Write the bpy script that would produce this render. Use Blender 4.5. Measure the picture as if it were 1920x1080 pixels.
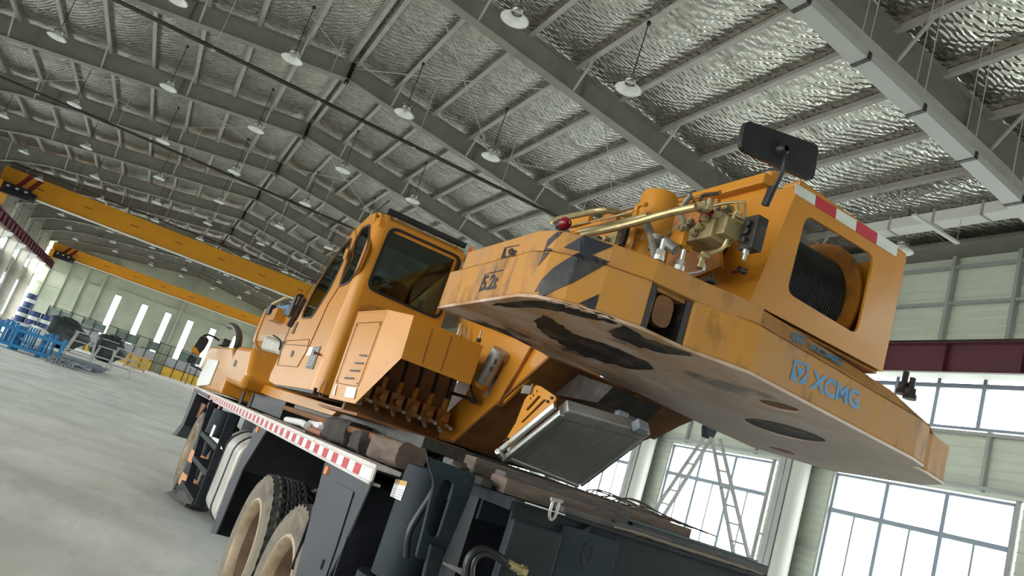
import bpy, bmesh, math, random
from mathutils import Vector, Matrix, Quaternion, geometry
from mathutils.bvhtree import BVHTree
random.seed(7)
for o in list(bpy.data.objects): bpy.data.objects.remove(o)
SC = bpy.context.scene
COL = SC.collection
# ------------------------------------------------------------------ camera
def basis(yaw, pitch, roll):
    f = Vector((math.sin(yaw)*math.cos(pitch), math.cos(yaw)*math.cos(pitch), math.sin(pitch)))
    r0 = Vector((math.cos(yaw), -math.sin(yaw), 0)); u0 = r0.cross(f)
    r = math.cos(roll)*r0 + math.sin(roll)*u0
    u = -math.sin(roll)*r0 + math.cos(roll)*u0
    return r, u, f
FPX = 1434.75
EYE = Vector((0, 0, 1.5))
HALL = basis(0.39939462, 0.22618016, 0.31707708)      # camera axes seen from the hall
TRK = basis(0.4147137, 0.23655133, 0.31633521)        # the same axes seen from the truck, parked a degree askew
def mat3(b): return Matrix((b[0], b[1], -b[2])).transposed()
cam = bpy.data.cameras.new('camera'); co = bpy.data.objects.new('camera', cam); COL.objects.link(co)
cam.sensor_width = 36; cam.lens = FPX*36/1920; cam.clip_start = 0.05; cam.clip_end = 400
co.matrix_world = Matrix.Translation(EYE) @ mat3(HALL).to_4x4()
SC.camera = co
# ------------------------------------------------------------------ light and exposure
w = bpy.data.worlds.new('overcast sky'); SC.world = w; w.use_nodes = True
bg = w.node_tree.nodes['Background']; bg.inputs[0].default_value = (0.98, 0.985, 0.965, 1); bg.inputs[1].default_value = 9.0
SC.view_settings.view_transform = 'Standard'; SC.view_settings.look = 'None'
SC.view_settings.gamma = 1; SC.view_settings.use_curve_mapping = False
SC.view_settings.exposure = 0.14
def portal(loc, rot, sx, sy):
    l = bpy.data.lights.new('daylight_portal', 'AREA'); l.shape = 'RECTANGLE'; l.size = sx; l.size_y = sy
    l.cycles.is_portal = True
    o = bpy.data.objects.new('daylight_portal', l); COL.objects.link(o); o.location = loc; o.rotation_euler = rot
XR, XL, XC = 15.0, -11.0, 2.0
FR0, BAY = 8.0, 6.15
YB, YE = FR0 - 3*BAY, 82.4
PI = math.pi
portal((XR+.3, 30, 2.4), (0, PI/2, 0), 3.0, 84)
portal((XR+.3, 30, 5.8), (0, PI/2, 0), 1.2, 84)
portal((XL-.3, 45, 2.4), (0, -PI/2, 0), 3.0, 72)
portal((XL-.3, 30, 5.8), (0, -PI/2, 0), 1.2, 84)
portal((XL-.35, 1.85, 1.95), (0, -PI/2, 0), 3.8, 12.2)
portal((1, YE+.4, 3.4), (-PI/2, 0, 0), 12, 5)
# ------------------------------------------------------------------ helpers
ORG = {}; FRM = {}
I4 = Matrix.Identity(4)
TM = Matrix.Translation(EYE) @ (mat3(HALL) @ mat3(TRK).inverted()).to_4x4() @ Matrix.Translation(-EYE)
def _ray(b, px, py): return (px-960)/FPX*b[0] - (py-540)/FPX*b[1] + b[2]
def at(px, py, x=None, y=None, z=None, b=TRK):
    """the point of the plane x=, y= or z= that is seen at a pixel of the photograph (1920 x 1080)"""
    d = _ray(b, px, py)
    if x is not None: t = x/d.x
    elif y is not None: t = y/d.y
    else: t = (z-EYE.z)/d.z
    return EYE + d*t
def hall(px, py, **k): return at(px, py, b=HALL, **k)

class MB:
    def __init__(s): s.v = []; s.f = []; s.m = []
    def add(s, vs, fs, mi=0):
        n = len(s.v); s.v += [Vector(p) for p in vs]; s.f += [[n+i for i in f] for f in fs]; s.m += [mi]*len(fs); return s
    def box(s, a, b, mi=0):
        x0,y0,z0 = a; x1,y1,z1 = b
        return s.add([(x0,y0,z0),(x1,y0,z0),(x1,y1,z0),(x0,y1,z0),(x0,y0,z1),(x1,y0,z1),(x1,y1,z1),(x0,y1,z1)],
                     [(0,3,2,1),(4,5,6,7),(0,1,5,4),(1,2,6,5),(2,3,7,6),(3,0,4,7)], mi)
    def obox(s, c, ex, ey, ez, mi=0):
        c = Vector(c); ex = Vector(ex); ey = Vector(ey); ez = Vector(ez)
        vs = [c+i*ex+j*ey+k*ez for k in (-1,1) for (i,j) in ((-1,-1),(1,-1),(1,1),(-1,1))]
        return s.add(vs, [(0,3,2,1),(4,5,6,7),(0,1,5,4),(1,2,6,5),(2,3,7,6),(3,0,4,7)], mi)
    def bar(s, p0, p1, w, h, up=(0,0,1), mi=0):
        p0 = Vector(p0); p1 = Vector(p1); d = p1-p0; up = Vector(up)
        sd = d.cross(up).normalized(); u = sd.cross(d).normalized()
        return s.obox((p0+p1)/2, d/2, sd*w/2, u*h/2, mi)
    def prism(s, poly, vec, mi=0):
        poly = [Vector(p) for p in poly]; vec = Vector(vec); n = len(poly)
        return s.add(poly+[p+vec for p in poly], [list(range(n))[::-1], list(range(n, 2*n))]+[(i,(i+1)%n,n+(i+1)%n,n+i) for i in range(n)], mi)
    def plate(s, outer, holes, vec, mi=0):
        outer = [Vector(p) for p in outer]; holes = [[Vector(p) for p in h] for h in holes]; vec = Vector(vec)
        allp = list(outer)
        for h in holes: allp += h
        tr = geometry.tessellate_polygon([outer]+holes)
        n = len(allp); fs = [tuple(t) for t in tr]+[tuple(n+i for i in t[::-1]) for t in tr]
        k = 0
        for lp in [outer]+holes:
            m = len(lp); fs += [(k+i, k+(i+1)%m, n+k+(i+1)%m, n+k+i) for i in range(m)]; k += m
        return s.add(allp+[p+vec for p in allp], fs, mi)
    def cyl(s, p0, p1, r0, r1=None, n=16, mi=0, caps=True):
        p0 = Vector(p0); p1 = Vector(p1); r1 = r0 if r1 is None else r1
        return s.lathe(p0, p1-p0, [(0, r0), ((p1-p0).length, r1)], n, mi, caps)
    def lathe(s, o, ax, prof, n=24, mi=0, caps=False):
        o = Vector(o); ax = Vector(ax).normalized()
        e = Vector((1,0,0)) if abs(ax.x) < .9 else Vector((0,1,0)); a = ax.cross(e).normalized(); b = ax.cross(a)
        vs = [o+ax*t+(a*math.cos(2*PI*i/n)+b*math.sin(2*PI*i/n))*r for t, r in prof for i in range(n)]
        fs = [(j*n+i, j*n+(i+1)%n, (j+1)*n+(i+1)%n, (j+1)*n+i) for j in range(len(prof)-1) for i in range(n)]
        if caps: fs += [list(range(n))[::-1], [(len(prof)-1)*n+i for i in range(n)]]
        return s.add(vs, fs, mi)
    def tube(s, pts, r, n=8, mi=0, smooth=2):
        pts = [Vector(p) for p in pts]
        for _ in range(smooth if len(pts) > 2 else 0):
            q = [pts[0]]
            for a, b in zip(pts, pts[1:]): q += [a*.75+b*.25, a*.25+b*.75]
            q.append(pts[-1]); pts = q
        vs = []; nrm = None
        for i, p in enumerate(pts):
            t = (pts[min(i+1, len(pts)-1)]-pts[max(i-1, 0)]).normalized()
            if nrm is None:
                e = Vector((0,0,1)) if abs(t.z) < .9 else Vector((1,0,0)); nrm = t.cross(e).normalized()
            nrm = (nrm - t*nrm.dot(t)).normalized(); b = t.cross(nrm)
            vs += [p+(nrm*math.cos(2*PI*k/n)+b*math.sin(2*PI*k/n))*r for k in range(n)]
        fs = [(j*n+i, j*n+(i+1)%n, (j+1)*n+(i+1)%n, (j+1)*n+i) for j in range(len(pts)-1) for i in range(n)]
        fs += [list(range(n))[::-1], [(len(pts)-1)*n+i for i in range(n)]]
        return s.add(vs, fs, mi)
    def grid(s, fn, nu, nv, mi=0):
        vs = [fn(i/nu, j/nv) for j in range(nv+1) for i in range(nu+1)]
        return s.add(vs, [(j*(nu+1)+i, j*(nu+1)+i+1, (j+1)*(nu+1)+i+1, (j+1)*(nu+1)+i) for j in range(nv) for i in range(nu)], mi)

def props(o, label=None, cat=None, group=None, kind=None):
    if label: o['label'] = label
    if cat: o['category'] = cat
    if group: o['group'] = group
    if kind: o['kind'] = kind
    return o
def thing(name, label, cat, org, frame=I4, group=None):
    o = bpy.data.objects.new(name, None); COL.objects.link(o); o.empty_display_size = .1
    o.matrix_world = frame @ Matrix.Translation(org); ORG[o] = Vector(org); FRM[o] = frame
    return props(o, label, cat, group)
def build(name, mb, mats, parent=None, frame=I4, bevel=0, smooth=False, recalc=True, bseg=2, **pr):
    if not isinstance(mats, (list, tuple)): mats = [mats]
    lo = [min(v[i] for v in mb.v) for i in range(3)]; hi = [max(v[i] for v in mb.v) for i in range(3)]
    c = Vector([(a+b)/2 for a, b in zip(lo, hi)])
    me = bpy.data.meshes.new(name); me.from_pydata([v-c for v in mb.v], [], mb.f)
    for m in mats: me.materials.append(m)
    for p, mi in zip(me.polygons, mb.m): p.material_index = mi
    if recalc:
        bm = bmesh.new(); bm.from_mesh(me); bmesh.ops.recalc_face_normals(bm, faces=bm.faces); bm.to_mesh(me); bm.free()
    if smooth:
        me.shade_smooth()
        me.set_sharp_from_angle(angle=math.radians(smooth if smooth > 1 else 35))
    o = bpy.data.objects.new(name, me); COL.objects.link(o); ORG[o] = c
    if parent is not None:
        o.parent = parent; o.location = c-ORG[parent]; FRM[o] = FRM[parent]
    else:
        o.matrix_world = frame @ Matrix.Translation(c); FRM[o] = frame
    if bevel:
        b = o.modifiers.new('bevel', 'BEVEL'); b.width = bevel; b.segments = bseg; b.limit_method = 'ANGLE'; b.angle_limit = math.radians(40); b.harden_normals = False
    props(o, **pr)
    return o
def copy_tree(o, parent=None, loc=None):
    c = o.copy(); COL.objects.link(c)
    if parent is not None: c.parent = parent
    if loc is not None: c.location = loc
    ORG[c] = ORG[o]; FRM[c] = FRM[o]
    for ch in [x for x in KIDS.get(o, list(o.children))]: copy_tree(ch, c)
    return c
KIDS = {}
def rrect(c, ex, ey, r, n=5):
    """rounded rectangle: centre, half vectors, radius"""
    c = Vector(c); ex = Vector(ex); ey = Vector(ey); lx, ly = ex.length, ey.length; ux, uy = ex/lx, ey/ly; out = []
    for sx, sy, a0 in ((1,1,0),(-1,1,PI/2),(-1,-1,PI),(1,-1,1.5*PI)):
        for i in range(n+1):
            a = a0+i/n*PI/2; out.append(c+ux*(sx*(lx-r)+r*math.cos(a))+uy*(sy*(ly-r)+r*math.sin(a)))
    return out
def rpoly(pts, r, n=4):
    """planar polygon with rounded corners"""
    pts = [Vector(p) for p in pts]; out = []
    for i, p in enumerate(pts):
        a = pts[i-1]-p; b = pts[(i+1) % len(pts)]-p; rr = min(r, a.length*.45, b.length*.45)
        p0 = p+a.normalized()*rr; p1 = p+b.normalized()*rr
        for k in range(n+1):
            t = k/n; out.append(p0*(1-t)**2+p*2*t*(1-t)+p1*t*t)
    return out
# ------------------------------------------------------------------ materials
def mat(name, col, rough=.5, metal=0, noise=None, bump=0, bscale=30, spec=None, emit=None, dirt=None, coat=0, stretch=None):
    """noise=(colour2, scale, lo, hi): second colour through a noise mask;  dirt=list of such masks laid over"""
    m = bpy.data.materials.new(name); m.use_nodes = True; nt = m.node_tree; p = nt.nodes['Principled BSDF']
    p.inputs['Roughness'].default_value = rough; p.inputs['Metallic'].default_value = metal
    p.inputs['Base Color'].default_value = (*col, 1)
    if spec is not None: p.inputs['Specular IOR Level'].default_value = spec
    if coat: p.inputs['Coat Weight'].default_value = coat; p.inputs['Coat Roughness'].default_value = .12
    if emit: p.inputs['Emission Color'].default_value = (*emit[0], 1); p.inputs['Emission Strength'].default_value = emit[1]
    tc = nt.nodes.new('ShaderNodeTexCoord'); src = tc.outputs['Object']
    if stretch:
        mp = nt.nodes.new('ShaderNodeMapping'); mp.inputs['Scale'].default_value = stretch
        nt.links.new(src, mp.inputs['Vector']); src = mp.outputs[0]
    last = None
    for k, (c2, sc, lo, hi) in enumerate(([noise] if noise else [])+(dirt or [])):
        nz = nt.nodes.new('ShaderNodeTexNoise'); nz.inputs['Scale'].default_value = sc; nz.inputs['Detail'].default_value = 6
        nz.inputs['Roughness'].default_value = .62
        off = nt.nodes.new('ShaderNodeVectorMath'); off.operation = 'ADD'; off.inputs[1].default_value = (k*3.7, k*1.3, k*5.1)
        nt.links.new(src, off.inputs[0]); nt.links.new(off.outputs[0], nz.inputs['Vector'])
        mr = nt.nodes.new('ShaderNodeMapRange'); mr.inputs['From Min'].default_value = lo; mr.inputs['From Max'].default_value = hi
        nt.links.new(nz.outputs[0], mr.inputs['Value'])
        mx = nt.nodes.new('ShaderNodeMix'); mx.data_type = 'RGBA'
        nt.links.new(mr.outputs[0], mx.inputs[0]); mx.inputs[7].default_value = (*c2, 1)
        if last is None: mx.inputs[6].default_value = (*col, 1)
        else: nt.links.new(last, mx.inputs[6])
        last = mx.outputs[2]
    if last is not None: nt.links.new(last, p.inputs['Base Color'])
    if bump:
        nz = nt.nodes.new('ShaderNodeTexNoise'); nz.inputs['Scale'].default_value = bscale; nz.inputs['Detail'].default_value = 5
        bp = nt.nodes.new('ShaderNodeBump'); bp.inputs['Strength'].default_value = bump; bp.inputs['Distance'].default_value = .02
        nt.links.new(src, nz.inputs['Vector']); nt.links.new(nz.outputs[0], bp.inputs['Height']); nt.links.new(bp.outputs[0], p.inputs['Normal'])
    return m
def glass(name, tint, refl=.12, rough=.02):
    m = bpy.data.materials.new(name); m.use_nodes = True; nt = m.node_tree; nt.nodes.clear()
    out = nt.nodes.new('ShaderNodeOutputMaterial'); t = nt.nodes.new('ShaderNodeBsdfTransparent'); g = nt.nodes.new('ShaderNodeBsdfGlossy')
    t.inputs[0].default_value = (*tint, 1); g.inputs['Roughness'].default_value = rough
    lw = nt.nodes.new('ShaderNodeLayerWeight'); lw.inputs[0].default_value = .5
    pw = nt.nodes.new('ShaderNodeMath'); pw.operation = 'POWER'; pw.inputs[1].default_value = 5
    ad = nt.nodes.new('ShaderNodeMath'); ad.operation = 'MULTIPLY_ADD'; ad.inputs[1].default_value = .6; ad.inputs[2].default_value = refl; ad.use_clamp = True
    nt.links.new(lw.outputs['Facing'], pw.inputs[0])
    mx = nt.nodes.new('ShaderNodeMixShader'); nt.links.new(pw.outputs[0], ad.inputs[0]); nt.links.new(ad.outputs[0], mx.inputs[0])
    nt.links.new(t.outputs[0], mx.inputs[1]); nt.links.new(g.outputs[0], mx.inputs[2]); nt.links.new(mx.outputs[0], out.inputs[0])
    return m
M = {}
M['orange'] = mat('crane orange paint', (.54,.225,.022), .3, 0, spec=.4, noise=((.50,.205,.024), 3, .45, .7), bump=.03, bscale=60, coat=.12)
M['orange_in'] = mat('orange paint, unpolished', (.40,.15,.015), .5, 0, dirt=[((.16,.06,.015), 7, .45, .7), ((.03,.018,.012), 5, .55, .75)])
M['orange_dirty'] = mat('weathered orange paint', (.47,.22,.042), .62, 0, spec=.3, noise=((.40,.21,.09), 4, .40, .68), bump=.06, bscale=40,
                        dirt=[((.20,.10,.045), 7, .52, .70), ((.035,.03,.03), 3.0, .60, .72)], stretch=(1.3,1.3,.55))
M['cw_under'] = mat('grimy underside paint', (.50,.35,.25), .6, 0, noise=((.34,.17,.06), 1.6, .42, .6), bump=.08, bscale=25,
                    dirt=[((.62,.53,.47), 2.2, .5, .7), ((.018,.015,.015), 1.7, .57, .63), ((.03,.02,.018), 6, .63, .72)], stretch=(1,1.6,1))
M['brown'] = mat('dark brown paint', (.22,.085,.02), .55, 0, noise=((.10,.04,.015), 5, .4, .7), bump=.05)  # dark brown, mottled at random
M['black'] = mat('black paint', (.008,.009,.014), .42, 0, noise=((.03,.03,.036), 8, .5, .8))
M['decal_black'] = mat('black sticker', (.006,.008,.016), .5, 0, dirt=[((.10,.075,.06), 5, .55, .8)])
M['decal_blue'] = mat('blue sticker', (.02,.20,.46), .5, 0, dirt=[((.30,.2,.1), 9, .62, .8)])
M['rubber'] = mat('tyre rubber', (.028,.028,.028), .8, 0, noise=((.075,.068,.06), 12, .45, .75), bump=.1, bscale=50)
M['tyre_side'] = mat('dusty tyre sidewall', (.19,.165,.125), .85, 0, noise=((.05,.047,.044), 5, .5, .72), bump=.1, bscale=40)
M['rim'] = mat('dusty tan wheel rim', (.42,.32,.22), .5, .1, noise=((.2,.15,.1), 7, .45, .75), bump=.04)
M['slate'] = mat('slate blue chassis paint', (.013,.017,.023), .6, 0, spec=.25, noise=((.028,.03,.035), 4, .45, .75), bump=.05)
M['navy'] = mat('dark blue cast paint', (.012,.020,.029), .6, 0, spec=.25, noise=((.022,.033,.043), 6, .45, .75), bump=.05)
M['greydoor'] = mat('grey cabinet paint', (.062,.066,.080), .55, 0, spec=.3, noise=((.05,.054,.06), 3, .4, .7))
M['white'] = mat('dirty white paint', (.62,.58,.55), .5, 0, noise=((.45,.38,.33), 8, .5, .75))
M['red'] = mat('red reflective tape', (.50,.02,.045), .35)
M['refl'] = mat('white reflective tape', (.68,.70,.69), .35, 0, noise=((.5,.5,.48), 9, .5, .8))
M['amber'] = mat('amber lens', (.75,.22,.05), .3)
M['redlens'] = mat('red lens', (.20,.004,.015), .15)
M['steel'] = mat('galvanised steel', (.50,.49,.47), .45, .35, noise=((.38,.37,.36), 5, .4, .7), bump=.03)
M['zinc'] = mat('bright zinc', (.62,.62,.60), .3, .8)
M['chrome'] = mat('polished rod', (.75,.66,.5), .12, 1)
M['brass'] = mat('yellow zinc pipe', (.42,.33,.17), .33, .55, noise=((.25,.18,.10), 20, .5, .75))
M['pump'] = mat('olive cast hydraulics', (.30,.235,.12), .42, .35, noise=((.12,.09,.05), 14, .5, .7), bump=.12, bscale=60)
M['pipegrey'] = mat('dull grey pipe', (.22,.21,.18), .45, .3, noise=((.13,.12,.1), 14, .45, .7))
M['rimdark'] = mat('shadow-darkened wheel disc', (.22,.15,.10), .6, 0, noise=((.12,.08,.055), 6, .4, .7))  # darker than the rim: the shadow inside the wheel is put into this colour
M['darkmetal'] = mat('oily dark metal', (.035,.03,.028), .4, .3, noise=((.09,.075,.06), 18, .5, .75), bump=.1)
M['alu'] = mat('cast aluminium', (.42,.41,.40), .45, .5, noise=((.30,.28,.26), 10, .45, .7), bump=.06)
M['fin'] = mat('radiator fins', (.16,.145,.14), .5, .3, noise=((.09,.08,.08), 3, .4, .7))
M['timber'] = mat('weathered timber', (.17,.125,.10), .85, 0, noise=((.08,.06,.052), 5, .4, .68), bump=.35, bscale=30, stretch=(1,1,6))
M['greyplank'] = mat('grey plank', (.13,.12,.12), .85, 0, noise=((.07,.065,.065), 5, .4, .7), bump=.3, bscale=20, stretch=(1,6,6))
M['teal'] = mat('teal steel', (.09,.13,.135), .5, .2)
M['timberdark'] = mat('black oily timber', (.05,.04,.035), .85, 0, noise=((.018,.015,.015), 8, .4, .7), bump=.6, bscale=20)
M['label'] = mat('white label', (.75,.75,.75), .5, 0)
M['ink'] = mat('printed grey', (.1,.1,.12), .5)
M['labelgold'] = mat('gold label head', (.5,.3,.08), .5)
M['seat'] = mat('blue black fabric', (.012,.02,.035), .8)
M['cabin'] = mat('cabin lining', (.10,.11,.10), .7)
M['glass'] = glass('window glass', (.93,.96,.96), .0)
M['cabglass'] = glass('tinted cab glass', (.34,.42,.39), .05)
M['lamp'] = mat('white enamel reflector', (.86,.87,.84), .35, 0, noise=((.7,.71,.68), 9, .4, .7))
M['dome'] = glass('clear lamp dome', (.52,.54,.52), .30, .08)
M['frame'] = mat('grey painted frame steel', (.26,.245,.215), .5, .1, noise=((.21,.198,.172), 2, .4, .7))
M['purlin'] = mat('galvanised purlin', (.44,.415,.38), .5, .1, noise=((.35,.33,.30), 3, .4, .7))
M['column'] = mat('light grey column paint', (.52,.53,.53), .5, 0, noise=((.44,.45,.45), 2, .4, .7))
M['colcream'] = mat('cream column paint', (.62,.60,.53), .5, 0, noise=((.48,.45,.38), 1.2, .42, .7))
M['clad'] = mat('pale green cladding', (.72,.77,.67), .5, 0, noise=((.66,.71,.61), 1.5, .4, .7))
M['cladend'] = mat('sage cladding', (.45,.50,.40), .6, 0, noise=((.37,.42,.33), .5, .4, .6))
M['winframe'] = mat('blue grey window frame', (.34,.41,.50), .45)
M['maroon'] = mat('maroon runway paint', (.135,.03,.045), .5, 0, noise=((.10,.03,.05), 2, .4, .7))
M['cranegold'] = mat('bridge crane yellow', (.80,.34,.012), .42, 0, noise=((.72,.30,.012), 1, .4, .7))
M['darkredstripe'] = mat('dark red stripe', (.22,.015,.015), .5)
M['blue'] = mat('rack blue', (.02,.19,.42), .5)
M['drumblue'] = mat('drum blue', (.015,.045,.16), .4)
M['mesh'] = mat('bundled mesh steel', (.26,.29,.33), .6, .3)
M['tarp'] = mat('black green tarpaulin', (.02,.032,.034), .6, 0, noise=((.045,.06,.06), 3, .5, .7), bump=.4, bscale=3)
M['panelyellow'] = mat('yellow fence panel', (.58,.36,.035), .55, 0, noise=((.42,.27,.03), 1, .45, .7))
M['panelgrey'] = mat('grey fence panel', (.30,.31,.32), .6, 0, noise=((.24,.25,.26), 1, .45, .7))
M['panelteal'] = mat('teal grey board', (.13,.18,.165), .6)
M['woodlight'] = mat('pale crate wood', (.52,.40,.22), .7)
M['pink'] = mat('pink red cloth', (.65,.06,.12), .7)
M['whitecloth'] = mat('white sheeting', (.7,.7,.68), .7, bump=.4, bscale=8)
M['plastic'] = mat('translucent white plastic', (.50,.49,.42), .4, 0, noise=((.38,.36,.30), 6, .45, .7))
M['traygrey'] = mat('light grey tray steel', (.44,.45,.44), .45, .1)
M['ductwhite'] = mat('off white duct', (.72,.72,.68), .5)
M['rope'] = mat('black wire rope', (.010,.011,.014), .5, .2)
def foil():
    m = bpy.data.materials.new('insulation foil'); m.use_nodes = True; nt = m.node_tree; p = nt.nodes['Principled BSDF']
    p.inputs['Metallic'].default_value = .92; p.inputs['Roughness'].default_value = .15
    tc = nt.nodes.new('ShaderNodeTexCoord')
    mp = nt.nodes.new('ShaderNodeMapping'); mp.inputs['Scale'].default_value = (1.2, 2.6, 1); mp.inputs['Rotation'].default_value = (0,0,.5)
    n1 = nt.nodes.new('ShaderNodeTexNoise'); n1.inputs['Scale'].default_value = 3.2; n1.inputs['Detail'].default_value = 4; n1.inputs['Distortion'].default_value = .6
    wv = nt.nodes.new('ShaderNodeTexWave'); wv.inputs['Scale'].default_value = 3.0; wv.inputs['Distortion'].default_value = 5; wv.inputs['Detail'].default_value = 2; wv.bands_direction = 'DIAGONAL'
    wv2 = nt.nodes.new('ShaderNodeTexWave'); wv2.inputs['Scale'].default_value = 3.6; wv2.inputs['Distortion'].default_value = 2.0; wv2.bands_direction = 'Y'
    a = nt.nodes.new('ShaderNodeMath'); a.operation = 'ADD'; a2 = nt.nodes.new('ShaderNodeMath'); a2.operation = 'MULTIPLY_ADD'; a2.inputs[1].default_value = .55
    bp = nt.nodes.new('ShaderNodeBump'); bp.inputs['Strength'].default_value = .30; bp.inputs['Distance'].default_value = .035
    nt.links.new(tc.outputs['Object'], mp.inputs[0]); nt.links.new(mp.outputs[0], n1.inputs['Vector'])
    nt.links.new(tc.outputs['Object'], wv.inputs['Vector']); nt.links.new(tc.outputs['Object'], wv2.inputs['Vector'])
    nt.links.new(n1.outputs[0], a.inputs[0]); nt.links.new(wv2.outputs[1], a2.inputs[0]); nt.links.new(wv.outputs[1], a.inputs[1]); nt.links.new(a.outputs[0], a2.inputs[2])
    nt.links.new(a2.outputs[0], bp.inputs['Height']); nt.links.new(bp.outputs[0], p.inputs['Normal'])
    mr = nt.nodes.new('ShaderNodeValToRGB'); mr.color_ramp.elements[0].color = (.44,.43,.39,1); mr.color_ramp.elements[1].color = (.74,.72,.66,1)
    mr.color_ramp.elements[0].position = .35; mr.color_ramp.elements[1].position = .65
    nt.links.new(n1.outputs[0], mr.inputs[0]); nt.links.new(mr.outputs[0], p.inputs['Base Color'])
    return m
M['foil'] = foil()
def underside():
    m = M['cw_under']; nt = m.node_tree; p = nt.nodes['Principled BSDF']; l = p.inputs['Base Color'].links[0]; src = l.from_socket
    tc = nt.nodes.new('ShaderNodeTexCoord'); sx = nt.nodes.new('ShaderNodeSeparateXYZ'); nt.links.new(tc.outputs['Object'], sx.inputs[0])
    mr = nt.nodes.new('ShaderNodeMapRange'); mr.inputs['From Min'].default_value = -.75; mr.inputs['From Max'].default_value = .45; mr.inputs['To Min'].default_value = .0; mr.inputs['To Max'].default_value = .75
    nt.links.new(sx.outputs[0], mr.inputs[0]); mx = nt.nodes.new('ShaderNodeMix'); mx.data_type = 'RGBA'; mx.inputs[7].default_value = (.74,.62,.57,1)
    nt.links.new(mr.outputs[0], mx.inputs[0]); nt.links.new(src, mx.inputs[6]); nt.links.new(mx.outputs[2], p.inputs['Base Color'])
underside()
M['smear_recess'] = mat('black grease and recess black', (.010,.008,.008), .6, 0, noise=((.13,.08,.05), 7, .5, .68))  # near black for the smears, the notch walls and the large pocket floor
def floor_mat():
    m = mat('dusty concrete', (.74,.75,.71), .8, 0, noise=((.60,.61,.575), .35, .4, .65), bump=.12, bscale=2.5,
            dirt=[((.80,.81,.78), 1.3, .5, .75), ((.52,.53,.50), 6, .58, .8)], stretch=(1.6, .55, 1))
    nt = m.node_tree; p = nt.nodes['Principled BSDF']; src = p.inputs['Base Color'].links[0].from_socket
    tc = nt.nodes.new('ShaderNodeTexCoord')
    for k, (loc, sc, dist, amt) in enumerate((((9, 33, 0), .16, 14, 1.02), ((-16, 24, 0), .13, 18, 1.04))):     # curved wheel tracks in the dust
        mp = nt.nodes.new('ShaderNodeMapping'); mp.inputs['Location'].default_value = loc; nt.links.new(tc.outputs['Object'], mp.inputs[0])
        wv = nt.nodes.new('ShaderNodeTexWave'); wv.wave_type = 'RINGS'; wv.rings_direction = 'SPHERICAL'; wv.inputs['Scale'].default_value = sc
        wv.inputs['Distortion'].default_value = dist; wv.inputs['Detail'].default_value = 8; wv.inputs['Detail Scale'].default_value = .55; wv.inputs['Detail Roughness'].default_value = .62; nt.links.new(mp.outputs[0], wv.inputs['Vector'])
        nz = nt.nodes.new('ShaderNodeTexNoise'); nz.inputs['Scale'].default_value = .5; nt.links.new(mp.outputs[0], nz.inputs['Vector'])
        mr = nt.nodes.new('ShaderNodeMapRange'); mr.inputs['From Min'].default_value = .55; mr.inputs['From Max'].default_value = .95; nt.links.new(wv.outputs[1], mr.inputs['Value'])
        ml = nt.nodes.new('ShaderNodeMath'); ml.operation = 'MULTIPLY'; nt.links.new(mr.outputs[0], ml.inputs[0]); nt.links.new(nz.outputs[0], ml.inputs[1])
        mx = nt.nodes.new('ShaderNodeMix'); mx.data_type = 'RGBA'; mx.blend_type = 'MULTIPLY'; mx.inputs[7].default_value = (amt*.8, amt*.8, amt*.79, 1)
        nt.links.new(ml.outputs[0], mx.inputs[0]); nt.links.new(src, mx.inputs[6]); src = mx.outputs[2]
    nt.links.new(src, p.inputs['Base Color'])
    return m
M['floor'] = floor_mat()
# ================================================================== THE HALL
FRAMES = [FR0+BAY*k for k in range(-3, 13)]
PX_OFF = [.17] + [1.35+1.25*k for k in range(11)]        # purlin lines either side of the ridge
def deck(x): return 10.80-.115*abs(x-XC)
def raft_top(x): return deck(x)-.22
def raft_bot(x):
    d = abs(x-XC); return 10.08-.128*d - max(0, d-10.2)*.28
S = dict(kind='structure')
m = MB(); m.box((XL-.4, YB-6, -.2), (XR+.4, YE+.3, 0)); floor = build('floor', m, M['floor'], **S)
m = MB(); m.box((-150, -120, -.4), (150, 200, -.22)); build('floor_outside', m, mat('outdoor concrete', (.5,.5,.47), .8), **S)
# closed back gable and the wide open doorway on the left, both behind the photographer
m = MB(); m.prism([(XL, YB, 0), (XR, YB, 0), (XR, YB, deck(XR)), (XC, YB, deck(XC)), (XL, YB, deck(XL))], (0, -.08, 0)); build('wall_back', m, M['clad'], **S)
# roof
m = MB()
for s in (-1, 1):
    xe = XR+.5 if s > 0 else XL-.5
    m.prism([(XC, YB, deck(XC)+.06), (xe, YB, deck(xe)+.06), (xe, YB, deck(xe)+.12), (XC, YB, deck(XC)+.12)], (0, YE-YB+.3, 0))
ceiling = build('ceiling', m, M['frame'], **S)
def foil_strip(x0, x1):
    m = MB(); rnd = random.Random(round(x0*100))
    n = int((YE-YB)/.41); ph = [rnd.uniform(-.012, .012) for _ in range(n+1)]
    def fn(u, v):
        x = x0+(x1-x0)*u; k = round(v*n)
        return (x, YB+(YE-YB)*v, deck(x)-.012-.075*math.sin(PI*u)+(ph[k] if 0 < u < 1 else 0))
    m.grid(fn, 4, n); return build('foil_strip', m, M['foil'], ceiling, recalc=False, smooth=80)
xs = [XC]+[XC+o for o in PX_OFF]+[XR+.1]
for a, b in zip(xs, xs[1:]): foil_strip(a, b)
xs = [XC]+[XC-o for o in PX_OFF]+[XL-.1]
for a, b in zip(xs, xs[1:]): foil_strip(a, b)
def purlin_mb(x, y0, y1, mb=None):
    m = mb or MB(); z = deck(x)-.02; s = 1 if x > XC else -1
    m.box((x-.004, y0, z-.2), (x+.004, y1, z)); m.box((x-.10*(s > 0), y0, z-.2), (x+.10*(s < 0), y1, z-.192)); m.box((x-.07*(s < 0), y0, z-.008), (x+.07*(s > 0), y1, z))
    m.box((x-.10*s-.003, y0, z-.2), (x-.10*s+.003, y1, z-.18)); return m
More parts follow.
